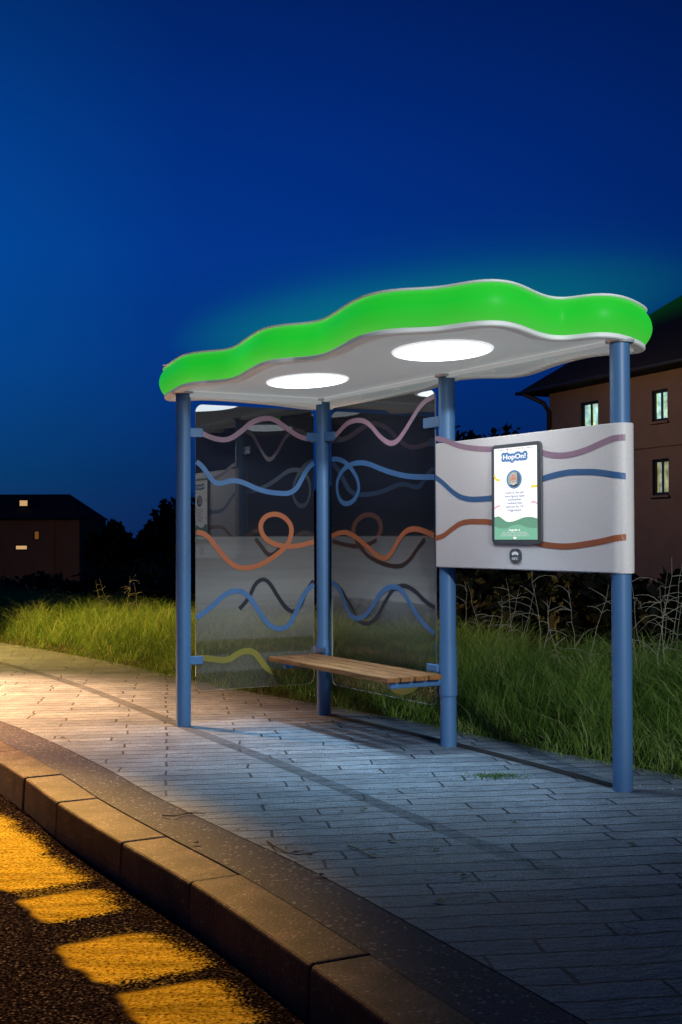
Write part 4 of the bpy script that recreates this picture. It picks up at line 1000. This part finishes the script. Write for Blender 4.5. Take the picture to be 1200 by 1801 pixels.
for (s0, s1, zb, zt, mk, lb) in WQ:
    f = MB(); t_ = 0.09
    for (a, b, c, d) in ((s0, s1, zt - t_, zt), (s0, s1, zb, zb + t_), (s0, s0 + t_, zb + t_, zt - t_), (s1 - t_, s1, zb + t_, zt - t_), ((s0 + s1) / 2 - 0.035, (s0 + s1) / 2 + 0.035, zb + t_, zt - t_)):
        slab(f, plH, [(a, c), (b, c), (b, d), (a, d)], -0.16, -0.08)
    # reveal
    for (a, b, c, d) in ((s0 - 0.02, s0, zb, zt), (s1, s1 + 0.02, zb, zt), (s0, s1, zt, zt + 0.02), (s0, s1, zb - 0.02, zb)):
        slab(f, plH, [(a, c), (b, c), (b, d), (a, d)], -0.25, 0.004)
    fo = f.build('window', M['gutter'], house)
    if lb: fo['label'] = lb
    p_ = MB(); p_.add([plH.P(s0, zb, -0.14), plH.P(s1, zb, -0.14), plH.P(s1, zt, -0.14), plH.P(s0, zt, -0.14)], [(0, 1, 2, 3)])
    p_.build('pane', M[mk], fo, fix=False)
    sl_ = MB(); slab(sl_, plH, [(s0 - 0.1, zb - 0.1), (s1 + 0.1, zb - 0.1), (s1 + 0.1, zb - 0.022), (s0 - 0.1, zb - 0.022)], 0.006, 0.10); sl_.build('sill', M['wallR'], fo)
bn = MB(); zb_ = plH.hit(1160, 783)[1]; slab(bn, plH, [(0, zb_ - .06), (LW, zb_ - .06), (LW, zb_ + .06), (0, zb_ + .06)], 0.003, 0.06)
bn.build('string_course', M['wallR'], house)
ov = 0.95; ze = zE - 0.22
e0 = hc - wd_ * ov - dp * ov; e1 = hc + wd_ * (LW + ov) - dp * ov; e2 = hc + wd_ * (LW + ov) + dp * (DD + ov); e3 = hc - wd_ * ov + dp * (DD + ov)
hh = DD / 2 + ov; r1 = e0 + (wd_ + dp) * hh; r2 = e1 + (-wd_ + dp) * hh; zr = ze + 4.5
rf = MB()
def Z(p, z): return (p.x, p.y, z)
vs = [Z(e0, ze), Z(e1, ze), Z(e2, ze), Z(e3, ze), Z(r1, zr), Z(r2, zr), Z(e0, ze - .12), Z(e1, ze - .12), Z(e2, ze - .12), Z(e3, ze - .12)]
rf.add(vs, [(0, 1, 5, 4), (1, 2, 5), (2, 3, 4, 5), (3, 0, 4), (6, 7, 8, 9), (0, 1, 7, 6), (1, 2, 8, 7), (2, 3, 9, 8), (3, 0, 6, 9)])
rfo = rf.build('roof', M['roofR'], house)
gt = MB(); gt.tube([Vector(Z(e0 - dp * .05 - wd_ * .05, ze - .05)), Vector(Z(e1 - dp * .05, ze - .05))], 0.08, 8); gt.build('gutter', M['gutter'], rfo, 60)
dpp = MB(); q_ = hc - dp * .12 + wd_ * .15
dpp.tube([Z(e0 - dp * .02 + wd_ * .5, ze - .1), Z(q_ - dp * .3 + wd_ * .1, ze - .55), Z(q_, ze - .9), Z(q_, zG)], 0.10, 8); dpp.build('downpipe', M['gutter'], house, 60)

# ------------------------------------------------------------------ left-hand house, far
Y2 = 80.0
def L2(px, py): p = aty(px, py, Y2); return p.x, p.z
xr, zt2 = L2(140, 912); xl = xr - 16; zg2 = -2.75; D2 = 9.0
h2 = empty('low_house', ((xl + xr) / 2, Y2 + D2 / 2, zg2)); tag(h2, 'distant low reddish-brown house with dark roof and small warm lit windows', 'house')
wq = [(*L2(26, 968), *L2(49, 958), 'winC', 'bright lit window low on the wall'), (*L2(59, 950), *L2(70, 933), 'winD', 'dim amber window')]
us = sorted({xl, xr} | {w[0] for w in wq} | {w[2] for w in wq}); zs = sorted({zg2, zt2} | {w[1] for w in wq} | {w[3] for w in wq})
wm = MB()
for i in range(len(us) - 1):
    for j in range(len(zs) - 1):
        a, b = (us[i] + us[i + 1]) / 2, (zs[j] + zs[j + 1]) / 2
        if any(w[0] < a < w[2] and w[1] < b < w[3] for w in wq): continue
        wm.add([(us[i], Y2, zs[j]), (us[i + 1], Y2, zs[j]), (us[i + 1], Y2, zs[j + 1]), (us[i], Y2, zs[j + 1])], [(0, 1, 2, 3)])
for (ax, ay, bx, by) in ((xr, Y2, xr, Y2 + D2), (xr, Y2 + D2, xl, Y2 + D2), (xl, Y2 + D2, xl, Y2)):
    wm.add([(ax, ay, zg2), (bx, by, zg2), (bx, by, zt2), (ax, ay, zt2)], [(0, 1, 2, 3)])
wm.build('wall', M['wallL'], h2, fix=False)
for w in wq:
    f = MB(); t_ = 0.07
    for (a, b, c, d) in ((w[0], w[2], w[3] - t_, w[3]), (w[0], w[2], w[1], w[1] + t_), (w[0], w[0] + t_, w[1] + t_, w[3] - t_), (w[2] - t_, w[2], w[1] + t_, w[3] - t_)): f.box(a, b, Y2 + .03, Y2 + .1, c, d)
    fo = f.build('window', M['gutter'], h2); fo['label'] = w[5]
    p_ = MB(); p_.add([(w[0], Y2 + .08, w[1]), (w[2], Y2 + .08, w[1]), (w[2], Y2 + .08, w[3]), (w[0], Y2 + .08, w[3])], [(0, 1, 2, 3)]); p_.build('pane', M[w[4]], fo, fix=False)
zr2 = L2(100, 872)[1]; o_ = 0.5; rf = MB(); run = 1.6
rf.add([(xl - o_, Y2 - o_, zt2), (xr + o_ * .3, Y2 - o_, zt2), (xr + o_ * .3, Y2 + D2 + o_, zt2), (xl - o_, Y2 + D2 + o_, zt2), (xl + run, Y2 + D2 / 2, zr2 + 0.25), (xr - run, Y2 + D2 / 2, zr2 + 0.25), ], [(0, 1, 5, 4), (1, 2, 5), (2, 3, 4, 5), (3, 0, 4), (0, 3, 2, 1)])
rfo = rf.build('roof', M['roofR'], h2)
x0, z0 = L2(22, 890); x1, z1 = L2(39, 879); sk = MB(); sk.box(x0, x1, Y2 + 1.6, Y2 + 2.4, z0, z1 + .1); sko = sk.build('dormer', M['gutter'], rfo)
sk = MB(); sk.add([(x0 + .06, Y2 + 1.59, z0 + .05), (x1 - .06, Y2 + 1.59, z0 + .05), (x1 - .06, Y2 + 1.59, z1), (x0 + .06, Y2 + 1.59, z1)], [(0, 1, 2, 3)]); sk.build('lit_pane', M['winC'], h2, fix=False)
dpp = MB(); xx = L2(95, 940)[0]; dpp.tube([(xx, Y2 - .08, zt2), (xx, Y2 - .08, zg2)], 0.07, 6); dpp.build('downpipe', M['wallL'], h2, 60)

# ------------------------------------------------------------------ litter on the pavement
def twig(pix, label, rad=0.004):
    mb = MB(); pts = [atz(x, y, 0.006 + 0.006 * (i % 2)) for i, (x, y) in enumerate(pix)]; P = catmull(pts, 4)
    mb.tube(P, [rad * (1 - 0.6 * i / len(P)) for i in range(len(P))], 6)
    q = Vector(P[len(P) // 2]); mb.tube([q, q + Vector((0.05, 0.02, 0.006)), q + Vector((0.08, 0.05, 0.004))], [rad * .6, rad * .4, rad * .2], 5)
    tag(mb.build('twig', M['twig'], None, 60), label, 'twig')
twig([(286, 1434), (305, 1435), (325, 1431), (345, 1430), (362, 1431)], 'pale brown twig lying on the dark border near the kerb')
twig([(470, 1478), (482, 1487), (500, 1497), (520, 1503), (545, 1501), (562, 1498)], 'long bent twig lying at the edge of the paving slabs')
twig([(612, 1487), (628, 1492), (640, 1500), (652, 1505)], 'short twig lying in the middle of the slabs')
def leaf(px, py, L, ang, label, mat='deadleaf', grp='dead leaves scattered on the paving'):
    c = atz(px, py, 0.004); mb = MB(); u = Vector((math.cos(ang), math.sin(ang), 0)); v = Vector((-u.y, u.x, 0))
    pr = [(-1, 0, 0), (-.5, .32, .006), (0, .42, .010), (.5, .28, .008), (1, 0, .002), (.5, -.28, .006), (0, -.42, .012), (-.5, -.3, .004)]
    mid = [(-.5, 0, .002), (0, 0, .003), (.5, 0, .003)]
    mb.v = [tuple(c + u * a * L + v * b * L + Vector((0, 0, z))) for a, b, z in pr + mid]
    for f in ((0, 1, 8), (1, 2, 9, 8), (2, 3, 10, 9), (3, 4, 10), (4, 5, 10), (5, 6, 9, 10), (6, 7, 8, 9), (7, 0, 8)): mb.face(f)
    tag(mb.build('leaf', M[mat], None, 60), label, 'leaf', grp)
rl_ = random.Random(4)
for px, py in [(520, 1500), (545, 1506), (505, 1493), (690, 1480), (655, 1506), (768, 1495), (815, 1541), (905, 1448), (1112, 1485), (640, 1424), (600, 1428), (775, 1587), (110, 1298), (120, 1302), (345, 1484), (565, 1540)]:
    leaf(px, py, rl_.uniform(0.016, 0.034), rl_.uniform(0, PI), 'small withered leaf lying flat on the grey paving')
for i, (px, py) in enumerate([(1076, 1387), (1112, 1384), (1126, 1383), (1160, 1387), (1183, 1389), (1050, 1364), (936, 1385), (764, 1589)]):
    c = atz(px, py, 0.004); mb = MB(); r = rl_.uniform(0.004, 0.007)
    mb.lathe(c, [(r * .6, 0), (r, r * .5), (r * .5, r)], 6); tag(mb.build('stone_chip', M['chip'], None), 'tiny pale stone chip lying on the paving near the right-hand post', 'stone chip', 'pale stone chips on the paving')
# small moss tuft between slabs
c = atz(878, 1366, 0); NB = 420; r2_ = np.random.default_rng(5)
b_ = np.stack([c.x + r2_.normal(0, .09, NB), c.y + r2_.normal(0, .05, NB)], 1); h_ = 0.006 + 0.016 * r2_.random(NB); a_ = r2_.random(NB) * 6.28
V_ = np.zeros((NB, 3, 3)); V_[:, 0, :2] = b_ - 0.002; V_[:, 1, :2] = b_ + 0.002; V_[:, 2, :2] = b_ + 0.02 * np.stack([np.cos(a_), np.sin(a_)], 1); V_[:, 2, 2] = h_
tuft = mesh_np('weed_tuft', V_.reshape(-1, 3), np.zeros((0, 4), int), (np.arange(NB) * 3)[:, None] + np.arange(3)[None], np.repeat(0.05 + 0.2 * r2_.random(NB), 3), M['grass'])
tag(tuft, 'small patch of weeds sprouting between the paving slabs in front of the shelter', 'weed', kind='stuff')

# ------------------------------------------------------------------ world and lights
wld = bpy.data.worlds.new('World'); sc.world = wld; wld.use_nodes = True; nt = wld.node_tree; nt.nodes.clear()
out = N(nt, 'ShaderNodeOutputWorld'); bg = N(nt, 'ShaderNodeBackground', in_Strength=1.0); nt.links.new(bg.outputs[0], out.inputs[0])
tc = N(nt, 'ShaderNodeTexCoord'); nv = N(nt, 'ShaderNodeVectorMath', operation='NORMALIZE'); nt.links.new(tc.outputs['Generated'], nv.inputs[0])
sx = N(nt, 'ShaderNodeSeparateXYZ'); nt.links.new(nv.outputs[0], sx.inputs[0])
el = ramp(nt, sx.outputs[2], [(0.0, srgb(8, 32, 82)), (0.05, srgb(0, 38, 96)), (0.14, srgb(0, 46, 124)), (0.22, srgb(0, 48, 134)), (0.30, srgb(0, 42, 124)), (0.42, srgb(0, 28, 94)), (0.7, srgb(0, 14, 55)), (1.0, srgb(0, 8, 38))])
# brighter toward the left of the view, darker to the right
azf = ramp(nt, math_(nt, 'ADD', math_(nt, 'MULTIPLY', sx.outputs[0], 1.0), 0.5), [(0.0, (3.0, 2.6, 1.5)), (0.18, (2.2, 2.1, 1.35)), (0.27, (1.9, 1.75, 1.18)), (0.38, (1.05, 1.1, 1.03)), (0.5, 0.97), (0.68, (0.7, 0.75, 0.78)), (0.78, (0.6, 0.6, 0.62)), (1.0, 0.4)])
c = mixc(nt, 1.0, el.outputs[0], azf.outputs[0], 'MULTIPLY')
sky = N(nt, 'ShaderNodeTexSky', sky_type='NISHITA'); sky.sun_disc = False; sky.sun_elevation = math.radians(-4); sky.sun_rotation = math.radians(-70); sky.altitude = 100
sk2 = mixc(nt, 1.0, sky.outputs[0], (0.02, 0.05, 0.10), 'MULTIPLY')
c = mixc(nt, 1.0, c, sk2, 'ADD')
nt.links.new(c, bg.inputs[0])

def spot(name, loc, tgt, power, ang, blend, col, size=0.25):
    l = bpy.data.lights.new(name, 'SPOT'); l.energy = power; l.spot_size = math.radians(ang); l.spot_blend = blend; l.color = col; l.shadow_soft_size = size
    o = bpy.data.objects.new(name, l); COL.objects.link(o); o.location = loc
    o.rotation_euler = (Vector(tgt) - Vector(loc)).to_track_quat('-Z', 'Y').to_euler(); return o
# the two canopy lamps throw most of their light down and forward
for c_, pw in ((c1, 400), (c2, 210)):
    spot('canopy_light', (c_.x, c_.y, HT - 0.02), (c_.x - 0.30, c_.y - 0.35, 0), pw, 88, 1.0, (0.50, 0.79, 1.0), 0.16)
# street lamps off to the left, then lights added for posts and houses
spot('street_and_fill_light', (-4.2, 14.0, 5.5), (-2.2, 5.6, 0), 17000, 23, 0.9, (1.0, 0.55, 0.14), 0.12)
spot('street_and_fill_light', (-7.0, 13.5, 5.0), (-4.1, 11.0, 0), 23000, 50, 1.0, (1.0, 0.50, 0.21), 0.2)
spot('street_and_fill_light', (-8.5, 18.0, 4.5), (-3.2, 16.0, 0.5), 10500, 48, 1.0, (1.0, 0.62, 0.12), 0.2)
spot('street_and_fill_light', (4.0, -2.0, 4.0), (1.35, 8.0, 1.6), 3000, 27, 0.8, (0.86, 0.95, 1.0), 0.2)  # added fill from behind the camera for posts, panel end and trims
spot('street_and_fill_light', (5.0, 42.0, 7.0), (12, 48, 5), 460, 150, 0.6, (1.0, 0.72, 0.5), 0.2)  # added to brighten the right-hand house wall
spot('street_and_fill_light', (-17.0, 68.0, 5.0), (-20, 80, 0), 130, 150, 0.6, (1.0, 0.6, 0.25), 0.2)  # added to brighten the far left house

# self-glowing volume added over the canopy for the green halo
def canopy_glow():
    mt, nt, out = new_mat('green_glow')
    tc = N(nt, 'ShaderNodeTexCoord'); mp = N(nt, 'ShaderNodeMapping'); mp.vector_type = 'POINT'
    o_ = UV(1.75, 0.30, HT + FH); ang = math.atan2(U.y, U.x)
    v1 = N(nt, 'ShaderNodeVectorMath', operation='SUBTRACT'); v1.inputs[1].default_value = tuple(o_); nt.links.new(tc.outputs['Object'], v1.inputs[0])
    mp.inputs['Rotation'].default_value = (0, 0, -ang); nt.links.new(v1.outputs[0], mp.inputs['Vector'])
    sx = N(nt, 'ShaderNodeSeparateXYZ'); nt.links.new(mp.outputs[0], sx.inputs[0])
    a = math_(nt, 'POWER', math_(nt, 'ABSOLUTE', math_(nt, 'DIVIDE', sx.outputs[0], 2.55)), 2.0)
    b = math_(nt, 'POWER', math_(nt, 'ABSOLUTE', math_(nt, 'DIVIDE', sx.outputs[1], 1.45)), 2.0)
    r = math_(nt, 'SUBTRACT', 1.0, math_(nt, 'ADD', a, b), True)
    z = math_(nt, 'POWER', 2.718, math_(nt, 'MULTIPLY', sx.outputs[2], -11.0))
    st = math_(nt, 'MULTIPLY', math_(nt, 'MULTIPLY', r, z), 0.42)
    e = N(nt, 'ShaderNodeEmission'); e.inputs[0].default_value = (0.01, 1.0, 0.10, 1); nt.links.new(st, e.inputs[1]); nt.links.new(e.outputs[0], out.inputs['Volume'])
    mb = MB(); nn_ = 72; lv = 10; z0 = HT + FH + 0.045
    for j in range(lv):
        t = j / lv; rr = math.cos(t * PI / 2) ** 0.6
        for i in range(nn_):
            a_ = 2 * PI * i / nn_; mb.v.append(tuple(UV(1.75 + 2.55 * rr * math.cos(a_), 0.30 + 1.45 * rr * math.sin(a_), z0 + 1.05 * math.sin(t * PI / 2))))
    for j in range(lv - 1):
        for i in range(nn_): mb.face((j * nn_ + i, j * nn_ + (i + 1) % nn_, (j + 1) * nn_ + (i + 1) % nn_, (j + 1) * nn_ + i))
    mb.face(list(range(nn_))[::-1]); mb.face([(lv - 1) * nn_ + i for i in range(nn_)])
    o = mb.build('canopy_glow', mt); tag(o, kind='structure')
canopy_glow()

sc.view_settings.view_transform = 'Standard'; sc.view_settings.look = 'None'; sc.view_settings.exposure = 0; sc.view_settings.gamma = 1
sc.render.engine = 'CYCLES'; sc.cycles.max_bounces = 6; sc.cycles.transparent_max_bounces = 16; sc.cycles.use_denoising = True
sc.cycles.sample_clamp_indirect = 4.0
